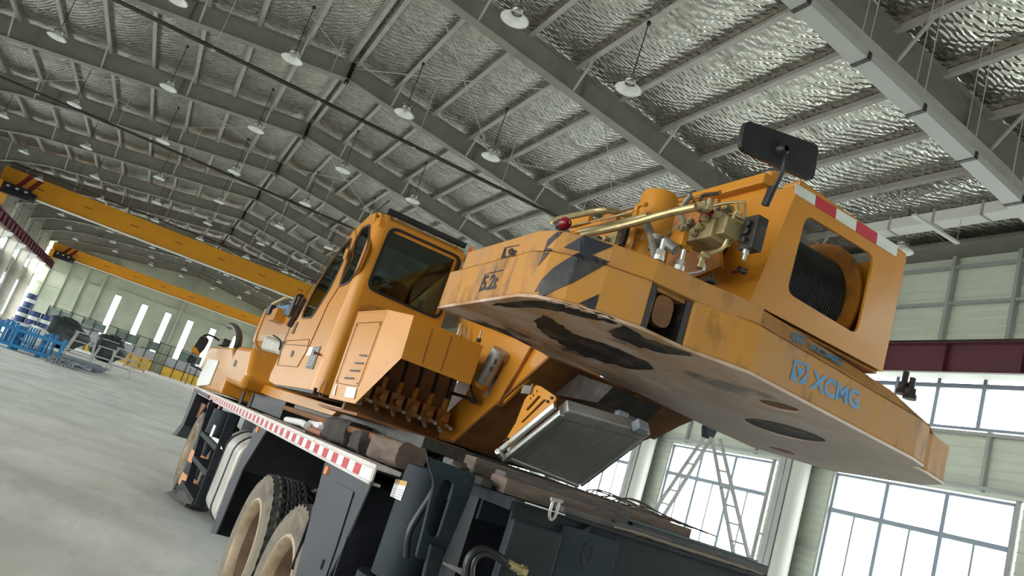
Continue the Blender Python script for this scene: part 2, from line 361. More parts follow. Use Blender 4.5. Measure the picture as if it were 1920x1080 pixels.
for s in (-1, 1):
    for o in PX_OFF:
        x = XC+s*o; first = None
        for k in range(2, 14):
            a, b = FRAMES[k], FRAMES[k+1]
            if b > YE: b = YE
            if first is None: first = build('purlin', purlin_mb(x, a+.01, b-.01), M['purlin'], ceiling)
            else:
                c = first.copy(); COL.objects.link(c); c.location.y += a-FRAMES[2]
m = MB()
for s in (-1, 1):
    for o in PX_OFF: purlin_mb(XC+s*o, YB, FRAMES[2]-.01, m)
build('purlin_row', m, M['purlin'], ceiling, kind='stuff')
# rafters: tapered I sections
def half_rafter(s, y):
    m = MB(); xe = XR-.55 if s > 0 else XL+.55
    n = 8; X = [XC+(xe-XC)*i/n for i in range(n+1)]
    top = [Vector((x, y, raft_top(x))) for x in X]; bot = [Vector((x, y, raft_bot(x))) for x in X]
    m.prism([p+Vector((0,-.006,0)) for p in top+bot[::-1]], (0,.012,0))
    for line, dz in ((top, .014), (bot, -.014)):
        m.prism([p+Vector((0,-.15,0)) for p in line]+[p+Vector((0,-.15,dz)) for p in line[::-1]], (0,.30,0))
    for f in (.33, .66): 
        x = XC+(xe-XC)*f; m.box((x-.006, y-.12, raft_bot(x)), (x+.006, y+.12, raft_top(x)))
    for dx in (-.012, .012): m.box((XC+s*.03-.01, y-.13, raft_bot(XC)-.1), (XC+s*.03+.01, y+.13, raft_top(XC)))
    return m
for s in (-1, 1):
    first = None
    for y in FRAMES:
        if first is None: first = build('rafter', half_rafter(s, y), M['frame'], ceiling)
        else:
            c = first.copy(); COL.objects.link(c); c.location.y += y-FRAMES[0]
# fly braces from the purlins down to the rafter's bottom flange, sag rods, cross rods
for s in (-1, 1):
    for j in (1, 3, 5, 7, 9):
        x = XC+s*PX_OFF[j]; first = None
        for k in range(3, 11):
            y = FRAMES[k]
            m = MB()
            if first is None:
                for q in (-1, 1): m.bar((x, y+q*.62, deck(x)-.2), (x, y+q*.1, raft_bot(x)+.03), .045, .045)
                first = build('fly_brace', m, M['purlin'], ceiling); fy = y
            else:
                c = first.copy(); COL.objects.link(c); c.location.y += y-fy
for s in (-1, 1):
    first = None
    for k in range(2, 9):
        y = FRAMES[k]+BAY*.5
        if first is None:
            m = MB(); xe = XR-.3 if s > 0 else XL+.3
            for q in (-.07, .07):
                m.tube([(XC+s*.2, y+q, deck(XC+s*.2)-.1), (xe, y+q, deck(xe)-.1)], .008, 5)
            first = build('sag_rod', m, M['purlin'], ceiling); fy = y
        else:
            c = first.copy(); COL.objects.link(c); c.location.y += y-fy
for k in (4, 6, 9):
    for (xa, xb) in ((XC, 6.6), (6.6, 11.5), (XC, -2.6), (-2.6, -7.5)):
        m = MB(); ya, yb = FRAMES[k], FRAMES[k+1]; za, zb = deck(xa)-.35, deck(xb)-.35
        m.tube([(xa, ya, za), (xb, yb, zb)], .014, 5); m.tube([(xa, yb, za), (xb, ya, zb)], .014, 5)
        build('cross_rod', m, M['steel'], ceiling)
# side walls
def rib_sheet(xf, y0, y1, z0, z1, inward, pitch=.19):
    m = MB(); prof = []; z = z0
    while z < z1-1e-6:
        prof += [(0, z), (0, min(z+pitch*.78, z1)), (.022, min(z+pitch*.84, z1)), (.022, min(z+pitch*.95, z1))]; z += pitch
    prof.append((0, z1)); prof = [p for i, p in enumerate(prof) if i == 0 or p != prof[i-1]]
    vs = []
    for d, z in prof: vs += [(xf+inward*d, y0, z), (xf+inward*d, y1, z)]
    m.add(vs, [(2*i, 2*i+1, 2*i+3, 2*i+2) for i in range(len(prof)-1)]); return m
def side_wall(name, xw, inw, colmat, cladm):
    ys = 8.0 if xw < 0 else YB
    m = MB(); m.box((min(xw, xw-inw*.05), ys, 0), (max(xw, xw-inw*.05), YE, .9))
    if xw < 0: m.box((xw-.05, YB, 0), (xw, FRAMES[1], .9))
    wall = build(name, m, cladm, **S)
    protos = {}
    def rep(key, mk, mt, y, nm):
        if key not in protos:
            protos[key] = (build(nm, mk(), mt, wall), y)
        else:
            o, y0 = protos[key]; c = o.copy(); COL.objects.link(c); c.location.y += y-y0
    xf = xw
    for k in range(0, 15):
        y = FRAMES[k]; y1 = min(y+BAY, YE)
        if y > 7.9 or y < -5 or xw > 0: rep('s1', lambda: rib_sheet(xf, y, y+.97, .9, 3.88, inw), cladm, y, 'cladding_sheet')
        if y > 7.9 or y < -5 or xw > 0: rep('s2', lambda: rib_sheet(xf, y+5.28, y+BAY, .9, 3.88, inw), cladm, y, 'cladding_sheet')
        rep('s3', lambda: rib_sheet(xf, y, y+BAY, 3.88, 5.15, inw), cladm, y, 'cladding_sheet')
        rep('s4', lambda: rib_sheet(xf, y, y+BAY, 6.35, 8.0, inw), cladm, y, 'cladding_sheet')
        rep('s5', lambda: rib_sheet(xf, y, y+BAY, 8.0, 9.35, inw), cladm, y, 'cladding_sheet')
        # girts and posts
        def girts():
            q = MB()
            for z in (4.02, 5.08, 7.98, 8.86): q.box((min(xf+inw*.03, xf+inw*.15), y+.02, z-.03), (max(xf+inw*.03, xf+inw*.15), y+BAY-.02, z+.03))
            for yy in (y+1.02, y+5.22): q.box((min(xf+inw*.03, xf+inw*.12), yy-.03, .9), (max(xf+inw*.03, xf+inw*.12), yy+.03, 3.9))
            for z in (2.0,):
                for (a, b) in ((y+.3, y+1.0), (y+5.25, y+5.9)): q.box((min(xf+inw*.03, xf+inw*.12), a, z-.03), (max(xf+inw*.03, xf+inw*.12), b, z+.03))
            return q
        if y > 7.9 or y < -5 or xw > 0: rep('g', girts, M['traygrey'], y, 'girt')
        for j in range(4):
            rep('p%d' % j, (lambda j=j: MB().box((min(xf+inw*.03, xf+inw*.17), y+.25+1.46*j-.04, 6.35), (max(xf+inw*.03, xf+inw*.17), y+.25+1.46*j+.04, 9.3))), M['traygrey'], y, 'wall_post')
        for j in ((1, 3) if y > 7.9 or y < -5 or xw > 0 else ()):
            rep('q%d' % j, (lambda j=j: MB().box((min(xf+inw*.03, xf+inw*.12), y+.3+1.46*j-.035, 3.95), (max(xf+inw*.03, xf+inw*.12), y+.3+1.46*j+.035, 5.15))), M['traygrey'], y, 'wall_post')
        # column: web across the hall, flanges along the wall
        def column():
            q = MB(); a = xf+inw*.08; b = xf+inw*.72; lo, hi = min(a, b), max(a, b)
            q.box((lo, y-.008, 0), (hi, y+.008, 9.2))
            q.box((min(b, b-inw*.02), y-.17, 0), (max(b, b-inw*.02), y+.17, 8.85)); q.box((min(a, a-inw*.02), y-.17, 0), (max(a, a-inw*.02), y+.17, 9.25))
            for z in (6.02, 8.5): q.box((lo, y-.16, z-.02), (hi, y+.16, z))
            q.box((lo-.1, y-.25, 0), (hi+.1, y+.25, .03))
            return q
        rep('c', column, colmat, y, 'column')
        def bracket():
            q = MB(); a = xf+inw*.72; b = xf+inw*1.25
            q.prism([(a, y-.12, 6.0), (b, y-.12, 6.0), (b, y-.12, 5.8), (a, y-.12, 5.45)], (0, .24, 0)); return q
        rep('b', bracket, M['ductwhite'], y, 'runway_bracket')
    m = MB(); a = xf+inw*.02; b = xf+inw*.75
    m.box((min(a, b), YB, 9.12), (max(a, b), YE, 9.2)); build('eaves_strut', m, M['frame'], wall)
    return wall
wall_right = side_wall('wall_right', XR, -1, M['column'], M['clad'])
wall_left = side_wall('wall_left', XL, 1, M['colcream'], M['clad'])
# rainwater pipes standing in front of the right-hand columns
for y in FRAMES[3:8]:
    m = MB(); m.cyl((XR-.50, y-.30, 0), (XR-.50, y-.30, 5.95), .22, n=20); m.cyl((XR-.50, y-.30, 5.8), (XR-.50, y-.30, 5.9), .25, n=20)
    build('downpipe', m, M['ductwhite'], wall_right, smooth=True)
# windows
nwin = [0]
def window(xw, inw, y0, y1, z0, z1, zt, ncol, nlow, proto=None):
    nwin[0] += 1
    if proto is not None:
        fr, yp = proto; c = copy_tree(fr); c.name = 'window_%d' % nwin[0]; c.location.y += y0-yp; return
    m = MB(); xa, xb = xw-.04, xw+.04
    def B(ya, yb, za, zb, d=0): m.box((xa+d, ya, za), (xb-d, yb, zb))
    B(y0, y1, z0, z0+.06); B(y0, y1, z1-.06, z1); B(y0, y0+.06, z0, z1); B(y1-.06, y1, z0, z1)
    fr = build('window_%d' % nwin[0], m, M['winframe'], **S)
    m = MB(); B(y0+.06, y1-.06, zt-.05, zt+.05, -.01); build('transom', m, M['winframe'], fr)
    for i in range(1, ncol):
        yy = y0+(y1-y0)*i/ncol; m = MB(); B(yy-.045, yy+.045, z0+.06, z1-.06, -.005); build('mullion', m, M['winframe'], fr)
    for i in range(nlow):
        if (i*ncol) % nlow:
            yy = y0+(y1-y0)*i/nlow; m = MB(); B(yy-.022, yy+.022, z0+.06, zt-.05, .005); build('glazing_bar', m, M['winframe'], fr)
    for i in range(ncol):
        ya, yb = y0+(y1-y0)*i/ncol+.045, y0+(y1-y0)*(i+1)/ncol-.045
        m = MB(); m.box((xw-.004, ya, zt+.05), (xw+.004, yb, z1-.06)); build('pane', m, M['glass'], fr)
    for i in range(nlow):
        ya, yb = y0+(y1-y0)*i/nlow+.03, y0+(y1-y0)*(i+1)/nlow-.03
        m = MB(); m.box((xw-.004, ya, z0+.06), (xw+.004, yb, zt-.05)); build('pane', m, M['glass'], fr)
    KIDS[fr] = list(fr.children) or [o for o in bpy.data.objects if o.parent == fr]
    return fr, y0
for xw, inw, ks in ((XR, -1, range(0, 12)), (XL, 1, [0]+list(range(3, 13)))):
    pa = pb = None
    for k in ks:
        y = FRAMES[k]
        if pa is None:
            pa = window(xw, inw, y+1.06, y+5.2, .9, 3.85, 2.98, 3, 6); pb = window(xw, inw, y+.03, y+BAY-.03, 5.17, 6.33, 6.1, 6, 6)
            KIDS.setdefault(pa[0], []); 
        else: window(xw, inw, y+1.06, y+5.2, .9, 3.85, 2.98, 3, 6, pa); window(xw, inw, y+.03, y+BAY-.03, 5.17, 6.33, 6.1, 6, 6, pb)
# the far gable wall with five tall slit windows
slits = [(-3.9, .62), (-1.42, .62), (.82, .62), (2.98, .62), (5.25, .62), (7.6, .62)]
m = MB(); out = [(XL, YE, 0), (XR, YE, 0), (XR, YE, deck(XR)), (XC, YE, deck(XC)), (XL, YE, deck(XL))]
holes = [[(x-w/2, YE, .9), (x+w/2, YE, .9), (x+w/2, YE, 5.85), (x-w/2, YE, 5.85)] for x, w in slits]
m.plate(out, holes, (0, .12, 0)); wall_far = build('wall_far', m, M['cladend'], **S)
for x in [XL+.8+1.55*i for i in range(4)]+[1.75, 9.4, 12]:
    m = MB(); m.box((x-.09, YE-.3, 0), (x+.09, YE-.02, deck(x)-.3)); build('wall_post', m, M['traygrey'] if x > 0 else M['cladend'], wall_far)
for z in (2.2, 3.5, 4.7, 6.0, 7.3, 8.5):
    m = MB(); m.box((XL+.2, YE-.12, z-.05), (-4.6, YE-.02, z+.05)); build('girt', m, M['cladend'], wall_far)
for z in (6.4, 7.7):
    m = MB(); m.box((-4.4, YE-.12, z-.05), (XR-.3, YE-.02, z+.05)); build('girt', m, M['cladend'], wall_far)
for i, (x, wd) in enumerate(slits):
    m = MB(); nwin[0] += 1
    for a, b in (((x-wd/2, .9), (x-wd/2+.04, 5.85)), ((x+wd/2-.04, .9), (x+wd/2, 5.85)), ((x-wd/2, 5.8), (x+wd/2, 5.85)), ((x-wd/2, .9), (x+wd/2, .96))):
        m.box((a[0], YE-.03, a[1]), (b[0], YE+.06, b[1]))
    fr = build('window_%d' % nwin[0], m, M['winframe'], **S)
    for z in (1.6, 2.35):
        m = MB(); m.box((x-wd/2+.04, YE-.02, z), (x+wd/2-.04, YE+.04, z+.05)); build('glazing_bar', m, M['winframe'], fr)
    m = MB(); m.box((x-wd/2+.04, YE+.02, .96), (x+wd/2-.04, YE+.03, 5.8)); build('pane', m, M['glass'], fr)
# ------------------------------------------------------------------ crane runways
def runway(x, side, label):
    m = MB(); m.box((x-.008, YB, 6.06), (x+.008, YE-1, 6.66))
    m.box((x-.14, YB, 6.04), (x+.14, YE-1, 6.06)); m.box((x-.16, YB, 6.66), (x+.16, YE-1, 6.68))
    r = build('crane_runway_beam', m, M['maroon'], label=label, cat='beam', group=None)
    y = YB+.7; first = None
    while y < YE-1:
        if first is None:
            m = MB(); m.box((x-.13, y-.006, 6.06), (x+.13, y+.006, 6.66)); first = build('stiffener', m, M['maroon'], r); fy = y
        else: c = first.copy(); COL.objects.link(c); c.location.y += y-fy
        y += 1.54
    m = MB(); m.box((x-.035, YB, 6.68), (x+.035, YE-1, 6.77)); build('rail', m, M['darkmetal'], r)
    m = MB(); m.box((x-.17, YB, 6.005), (x+.17, YE-1, 6.035)); build('bearing_flange', m, M['ductwhite'] if side > 0 else M['maroon'], r)
    return r
runway(XR-1.0, 1, 'maroon crane runway beam along the window wall on the right')
runway(XL+1.0, -1, 'maroon crane runway beam running along the cream columns on the left')
# ------------------------------------------------------------------ bridge cranes
def bridge_crane(y, z0, h, label):
    r = thing('bridge_crane', label, 'bridge crane', (XC, y, z0))
    xa, xb = XL+1.25, XR-1.25
    m = MB(); m.prism([(xa-.5, y-.22, z0+h*.45), (xa, y-.22, z0), (xb, y-.22, z0), (xb+.5, y-.22, z0+h*.45), (xb+.5, y-.22, z0+h), (xa-.5, y-.22, z0+h)], (0, .44, 0))
    g = build('girder', m, M['cranegold'], r, bevel=.01)
    for i in range(9):
        x = xa+1.5+i*(xb-xa-3)/8
        m = MB(); m.obox((x, y-.235, z0+h*.52), (.22, 0, 0), (0, .012, 0), (0, 0, .025)); build('lifting_lug', m, M['darkred_lug'] if 'darkred_lug' in M else M['brown'], g)
    m = MB(); m.box((xa, y-.32, z0-.03), (xb, y+.32, z0)); build('bottom_flange', m, M['ductwhite'], r)
    for x in (xa-.25, xb+.25):
        m = MB(); m.box((x-.16, y-1.3, 6.85), (x+.16, y+1.3, z0+.25)); ec = build('end_carriage', m, M['cranegold'], r, bevel=.02)
        for q in (-1.05, 1.05):
            m = MB(); m.cyl((x-.06, y+q, 6.93), (x+.06, y+q, 6.93), .16); build('wheel', m, M['darkmetal'], ec)
    for i in (0, 1):
        x = xa+.25+i*.55
        m = MB(); m.prism([(x, y-.226, z0+.1), (x+.28, y-.226, z0+.1), (x+.75, y-.226, z0+h-.02), (x+.47, y-.226, z0+h-.02)], (0, -.004, 0)); build('warning_stripe', m, M['darkredstripe'], r)
    m = MB(); x = xa+.2
    m.box((x-.3, y-1.0, z0-.35), (x+1.1, y-.5, z0+.25)); m.cyl((x-.5, y-.75, z0-.1), (x+1.4, y-.75, z0-.1), .27, n=14); m.box((x+.2, y-.5, z0-.1), (x+.5, y-.2, z0+.1))
    hz = build('hoist', m, M['black'], r, bevel=.03)
    for q in (-.1, .35, .8):
        m = MB(); m.box((x+q, y-1.02, z0+.02), (x+q+.16, y-1.0, z0+.12)); build('plate_label', m, M['label'], hz)
    return r
bridge_crane(50, 7.62, 1.16, 'nearer yellow bridge crane spanning the hall, black hoist at its left end')
bridge_crane(79, 7.25, .98, 'farther yellow bridge crane spanning the hall in front of the slit windows')
# ------------------------------------------------------------------ lamps
def lamp_proto():
    r = thing('high_bay_lamp', 'x', 'lamp', (0, 0, 0), group='bell-shaped high bay lamps')
    m = MB(); m.lathe((0,0,0), (0,0,1), [(0, .245), (.012, .25), (.05, .20), (.10, .13), (.13, .105), (.125, .10), (.09, .125), (.04, .19), (.004, .235)], 28)
    build('lamp_shade', m, M['lamp'], r, smooth=True)
    m = MB(); m.lathe((0,0,.12), (0,0,1), [(0, .085), (.03, .115), (.08, .13), (.13, .12), (.17, .08), (.19, .03)], 20)
    d = build('lamp_dome', m, M['dome'], r, smooth=True)
    m = MB(); m.cyl((0,0,.12), (0,0,.25), .05, n=12); m.cyl((0,0,.25), (0,0,.32), .035, n=10); build('lamp_holder', m, M['alu'], r, smooth=True)
    m = MB(); m.cyl((0,0,.31), (0,0,1.42), .011, n=6); m.cyl((0,0,1.36), (0,0,1.42), .04, n=8); build('rod', m, M['black'], r)
    KIDS[r] = [o for o in bpy.data.objects if o.parent == r]
    return r
lp = lamp_proto(); used = False
BAYN = ['bay nearest the camera', 'second roof bay from the camera', 'third roof bay', 'fourth roof bay', 'fifth roof bay', 'sixth roof bay', 'seventh roof bay', 'eighth roof bay', 'ninth roof bay', 'tenth roof bay', 'eleventh roof bay', 'farthest roof bay']
LX = [(13.0, 'first'), (8.4, 'second'), (5.6, 'third'), (3.2, 'fourth'), (.42, 'fifth'), (-2.15, 'sixth'), (-5.1, 'seventh'), (-8.2, 'eighth')]
for k in range(0, 11):
    y = (11.05 if k == 0 else 17.2+BAY*(k-1))
    for i, (x, nm) in enumerate(LX):
        if (k == 0 and x < 2) or (x == 8.4 and k < 3): continue
        dz = (0.03, -.02, 0, .04)[(i+k) % 4]
        z = {13.0: 8.4, 8.4: 8.52}.get(x, 8.62)-(.18 if k == 0 and x < 12 else 0)+dz - max(0, -5-x)*.05
        o = lp if not used else copy_tree(lp); used = True
        o.location = (x, y, z); o['label'] = 'white bell-shaped lamp, %s from the window wall, in the %s' % (nm, BAYN[k])
        for ch in KIDS[lp] if o is lp else o.children: pass
# ------------------------------------------------------------------ pipes, trays and tubes under the roof
def pipe(y, z, slope_peak, label, r=.05, xa=XL+.8, xb=XR-.8):
    m = MB(); m.tube([(xa, y, z), (XC, y, z+slope_peak), (xb, y, z)] if slope_peak else [(xa, y, z), (xb, y, z)], r, 10, smooth=0)
    p = build('service_pipe', m, M['darkmetal'], label=label, cat='pipe', smooth=True)
    x = xa+1.2
    while x < xb-.5:
        m = MB(); zz = z+slope_peak*(1-abs(x-XC)/(13.0)); m.cyl((x, y, zz), (x, y, deck(x)-.21), .012, n=6); m.cyl((x, y-.03, zz), (x, y+.03, zz), .07, n=10); build('pipe_hanger', m, M['traygrey'], p)
        x += 2.6
    return p
pipe(18.6, 8.55, 0.02, 'dark service pipe hung on thin rods below the third roof bay')
pipe(30.6, 8.75, 0.02, 'dark service pipe hung below the fifth roof bay, beyond the nearer one')
pipe(49.2, 9.0, 0.02, 'farthest dark service pipe, above the nearer bridge crane')
r = thing('cable_tray', 'light grey jointed cable tray sloping under the nearest roof beam', 'cable tray', (9, 6.6, 7.4))
x = 3.0
while x < 14:
    m = MB(); x2 = x+1.12; za, zb = 7.98-.135*(x-4), 7.98-.135*(x2-4)
    m.prism([(x+.012, 6.45, za), (x2-.012, 6.45, zb), (x2-.012, 6.45, zb+.11), (x+.012, 6.45, za+.11)], (0, .25, 0)); build('tray_section', m, M['traygrey'], r, bevel=.004)
    m = MB(); m.box((x2-.03, 6.44, zb-.01), (x2+.03, 6.71, zb+.1)); build('tray_joint', m, M['darkmetal'], r)
    m = MB(); m.cyl((x2, 6.5, zb+.1), (x2, 6.5, deck(x2)-.2), .007, n=5); m.cyl((x2, 6.66, zb+.1), (x2, 6.66, deck(x2)-.2), .007, n=5); build('hanger_rod', m, M['steel'], r)
    x = x2
# long white duct along the right eaves and the thin white tube hung beneath the roof
m = MB(); m.box((12.45, 8.3, 8.70), (12.78, 11.7, 8.95)); dct = build('air_duct', m, M['ductwhite'], label='long off-white rectangular duct along the eaves above the winch box', cat='duct', bevel=.01)
for y in (9, 10, 11):
    m = MB(); m.box((12.43, y-.02, 8.68), (12.80, y+.02, 9.0)); build('duct_strap', m, M['steel'], dct)
a = hall(1713, 403, z=8.2); b = hall(1796, 456, z=8.2)
m = MB(); m.bar(a, b, .09, .05); t = build('tube_lamp', m, M['ductwhite'], label='thin white tube lamp hung crosswise below the duct', cat='lamp', bevel=.01)
for p in (a.lerp(b, .03), a.lerp(b, .97)):
    m = MB(); m.cyl(p, (p.x, p.y, deck(p.x)-.2), .006, n=5); build('hanger_rod', m, M['steel'], t)
vv = b-a; a = hall(1890, 372, z=8.3); b = a+vv*1.1
m = MB(); m.bar(a, b, .09, .05); t = build('tube_lamp', m, M['ductwhite'], label='thin white tube lamp at the right edge, nearer than the other', cat='lamp', bevel=.01)
m = MB(); m.cyl(a, (a.x, a.y, deck(a.x)-.2), .006, n=5); build('hanger_rod', m, M['steel'], t)
# ------------------------------------------------------------------ folding ladder stand near the windows
top = Vector(hall(1335, 805, x=9.0)); lad = thing('ladder_trestle', 'grey steel ladder trestle with block head standing before the windows', 'ladder', (9.0, 10.7, 0))
m = MB()
m.prism([top+Vector(p) for p in ((-.09,0,.12), (.09,0,.12), (.13,0,0), (.08,0,-.17), (-.08,0,-.17), (-.13,0,0))], (0, .14, 0)); build('head_block', m, M['slate'], lad, bevel=.015)
m = MB(); m.tube([top+Vector((-.12,0,.1)), top+Vector((-.2,0,.3))], .03, 6); m.tube([top+Vector((.12,.02,.08)), top+Vector((.26,.02,.2)), top+Vector((.34,.02,.1))], .03, 6, smooth=0); build('hook_arm', m, M['traygrey'], lad)
def ladder(f0, f1, t0, t1, n):
    f0, f1, t0, t1 = map(Vector, (f0, f1, t0, t1))
    for a, b in ((f0, t0), (f1, t1)):
        m = MB(); m.bar(a, b, .06, .035, (0,1,0)); build('rail', m, M['traygrey'], lad)
    for i in range(1, n+1):
        u = i/(n+1); m = MB(); m.bar(f0.lerp(t0, u), f1.lerp(t1, u), .035, .03); build('rung', m, M['traygrey'], lad)
z = top.z-.14
ladder((9.0, 12.65, 0), (9.0, 12.2, 0), (9.0, top.y+.14, z), (9.0, top.y-.04, z), 11)
ladder((9.3, 8.95, 0), (9.3, 8.5, 0), (9.06, top.y+.02, z), (9.06, top.y-.2, z), 11)
# ------------------------------------------------------------------ things at the far left
fence = thing('panel_fence', 'long low barrier of yellow and grey panels before the far wall', 'barrier', (0, 80, 0))
x = -8.6; i = 0
while x < 12.5:
    wv = .98
    if not (.9 < x < 1.9):
        m = MB(); m.box((x+.03, 80, .05), (x+wv-.03, 80.05, .92)); build('yellow_panel', m, M['panelyellow'] if x > -4.8 else M['panelgrey'], fence)
        m = MB(); m.box((x+.03, 80, .97), (x+wv-.03, 80.05, 1.85)); build('grey_panel', m, M['panelgrey'], fence)
        if i % 3 != 2:
            m = MB(); m.box((x+.03, 80.1, 1.95), (x+wv-.03, 80.15, 2.75)); build('teal_panel', m, M['panelteal'], fence)
    m = MB(); m.box((x-.03, 79.95, 0), (x+.03, 80.1, 2.9)); build('post', m, M['black'], fence)
    x += wv; i += 1
for z in (.945, 1.9, 2.85):
    m = MB(); m.box((-8.6, 79.93, z-.03), (12.6, 79.97, z+.03)); build('rail', m, M['black'], fence)
def sack(name, p, sz, mt, lab, cat, seed=0, grp=None):
    rnd = random.Random(seed); m = MB(); N = 14
    def fn(u, v):
        a = u*2*PI; b = (v-.5)*PI; r = 1+.12*math.sin(3*a+seed)+.1*math.sin(5*b+2*a+seed)
        return (p[0]+sz[0]*r*math.cos(b)*math.cos(a), p[1]+sz[1]*r*math.cos(b)*math.sin(a), max(.0, p[2]+sz[2]*(.5+.5*math.sin(b)*r)))
    m.grid(fn, 20, N); return build(name, m, mt, label=lab, cat=cat, smooth=60, group=grp)
sack('tarpaulin_pile', (-5.3, 60, 0), (1.7, 1.8, 2.0), M['tarp'], 'large dark tarpaulin-covered pile beside the blue drums', 'pile', 1)
sack('tarpaulin_pile', (-2.3, 63.5, 0), (1.2, 1.4, 1.9), M['tarp'], 'smaller dark tarpaulin-covered pile behind the white work frames', 'pile', 2)
sack('sheeting_bundle', (-5.6, 49, 0), (1.2, 1.2, 1.0), M['whitecloth'], 'crumpled white sheeting heaped in front of the drums', 'sheeting', 3)
sack('pink_cloth', (-9.6, 58, 1.5), (.22, .25, 1.1), M['pink'], 'pink red cloth hanging by the left columns', 'cloth', 4)
sack('red_bin', (-9.6, 62, 0), (.6, .6, 1.0), M['darkredstripe'], 'dark red bin at the foot of the left columns', 'bin', 5)
# drums: two layers
dp = [(-7.3, 54, 0), (-6.65, 53.9, 0), (-6.0, 54.1, 0), (-7.0, 54.3, .92), (-6.35, 54.2, .92), (-5.72, 54.3, .92), (-6.9, 54.4, 1.84)]
dn = ['left drum of the lower row', 'middle drum of the lower row', 'right drum of the lower row', 'left drum of the second layer', 'middle drum of the second layer', 'right drum of the second layer', 'single drum on top of the stack']
dr = None
for p, nm in zip(dp, dn):
    if dr is None:
        dr = thing('oil_drum', '', 'drum', p, group='blue drums by the left wall')
        m = MB(); m.lathe((p[0], p[1], 0), (0,0,1), [(0, .28), (0, .3), (.3, .3), (.31, .315), (.33, .3), (.6, .3), (.61, .315), (.63, .3), (.9, .3), (.9, .27), (.88, .27)], 20, caps=True); build('drum_body', m, M['drumblue'], dr, smooth=True)
        m = MB(); m.lathe((p[0], p[1], 0), (0,0,1), [(.36, .303), (.58, .303)], 20); build('paper_band', m, M['label'], dr, smooth=True)
        KIDS[dr] = [o for o in bpy.data.objects if o.parent == dr]; o = dr
    else: o = copy_tree(dr)
    o.location = p; o['label'] = 'blue drum with white band, '+nm
# white access frames
def scaffold(p, w, d, h, lab, steps):
    r = thing('work_frame', lab, 'work platform', p)
    x, y, _ = p
    for sx in (-1, 1):
        for sy in (-1, 1):
            m = MB(); m.bar((x+sx*w/2*1.25, y+sy*d/2, 0), (x+sx*w/2*.8, y+sy*d/2, h), .06, .06); build('leg', m, M['steel'], r)
    m = MB(); m.box((x-w/2, y-d/2, h-.05), (x+w/2, y+d/2, h)); build('deck_plate', m, M['steel'], r)
    for z in [h*(i+1)/(steps+1) for i in range(steps)]:
        for sy in (-1, 1):
            m = MB(); m.bar((x-w/2*1.05, y+sy*d/2, z), (x+w/2*1.05, y+sy*d/2, z), .04, .05); build('crossbar', m, M['steel'], r)
    for sx in (-1, 1):
        m = MB(); m.bar((x+sx*w/2*1.1, y-d/2, h*.4), (x+sx*w/2*1.1, y+d/2, h*.4), .04, .05); build('side_bar', m, M['steel'], r)
    for i in range(7):
        xx = x-w/2+w*i/6; m = MB(); m.bar((xx, y+d/2, h), (xx, y+d/2, h+.38), .03, .03); build('baluster', m, M['steel'], r)
    m = MB(); m.bar((x-w/2, y+d/2, h+.38), (x+w/2, y+d/2, h+.38), .04, .04); build('handrail', m, M['steel'], r)
scaffold((-2.75, 45.5, 0), 1.1, 1.2, 1.5, 'left white steel work frame with slatted rail on the floor', 2)
scaffold((-1.6, 45.2, 0), .85, 1.2, 1.15, 'low white steel work frame between two taller frames', 1)
scaffold((-.68, 43.6, 0), .95, 1.2, 1.35, 'right white steel work frame, nearest to the crane truck', 2)
cr = thing('wooden_crate', 'pale wooden crate frame in front of the yellow panels', 'crate', (-.2, 68, 0))
for z in (.1, .55, 1.0):
    for y in (67.5, 68.5): m = MB(); m.box((-.9, y-.04, z), (.7, y+.04, z+.16)); build('slat', m, M['woodlight'], cr)
for x in (-.9, -.1, .62): m = MB(); m.box((x, 67.42, 0), (x+.1, 67.5, 1.25)); build('batten', m, M['woodlight'], cr)
# blue racks
def rack(px, y, lab):
    p = hall(px[0], px[1], y=y); x = p.x
    r = thing('blue_rack', lab, 'rack', (x, y, 0), group='blue welded racks on the floor')
    for dy in (0, .9):
        for dx in (-.85, .85):
            m = MB(); m.box((x+dx-.05, y+dy-.05, 0), (x+dx+.05, y+dy+.05, 1.0)); build('post', m, M['blue'], r)
        for z in (.12, .75):
            m = MB(); m.box((x-.85, y+dy-.04, z), (x+.85, y+dy+.04, z+.12)); build('beam', m, M['blue'], r)
        for dx in (-.5, -.3, .3, .5):
            m = MB(); m.box((x+dx-.03, y+dy-.03, .12), (x+dx+.03, y+dy+.03, 1.08)); build('upright', m, M['blue'], r)
    for dx in (-.85, .85):
        m = MB(); m.box((x+dx-.04, y, .45), (x+dx+.04, y+.9, .55)); build('side_beam', m, M['blue'], r)
rack((31, 640), 36.2, 'blue welded steel rack at the left edge of the floor')
rack((66, 653), 36.0, 'blue welded steel rack beside the bundled mesh')
rack((-14, 630), 36.4, 'blue welded steel rack cut off by the left edge')
g = thing('mesh_bundle', 'flat stack of grey steel mesh panels lying on the floor', 'steel mesh', (-2.8, 40.5, 0))
for i in range(5):
    m = MB(); z = .03+i*.05; ox = (-.1, .12, 0, .2, -.15)[i]
    for a in range(14): m.box((-4.1+ox+a*.21, 38.0, z), (-4.07+ox+a*.21, 43, z+.02))
    for b in range(9): m.box((-4.2+ox, 38.1+b*.6, z+.02), (-1.25+ox, 38.14+b*.6, z+.04))
    build('mesh_panel', m, M['mesh'], g)
m = MB()
for i in range(9):
    rnd = random.Random(i); x = -3.1+i*.12; m.tube([(x, 35.0, .06), (x+rnd.uniform(-.2,.5), 35.6, .3), (x+rnd.uniform(0,.6), 36.5, .08), (x+.5, 37.4, .2)], .05, 5)
build('scrap_pile', m, M['mesh'], label='tangle of bent grey metal scraps at the near end of the mesh stack', cat='scrap')
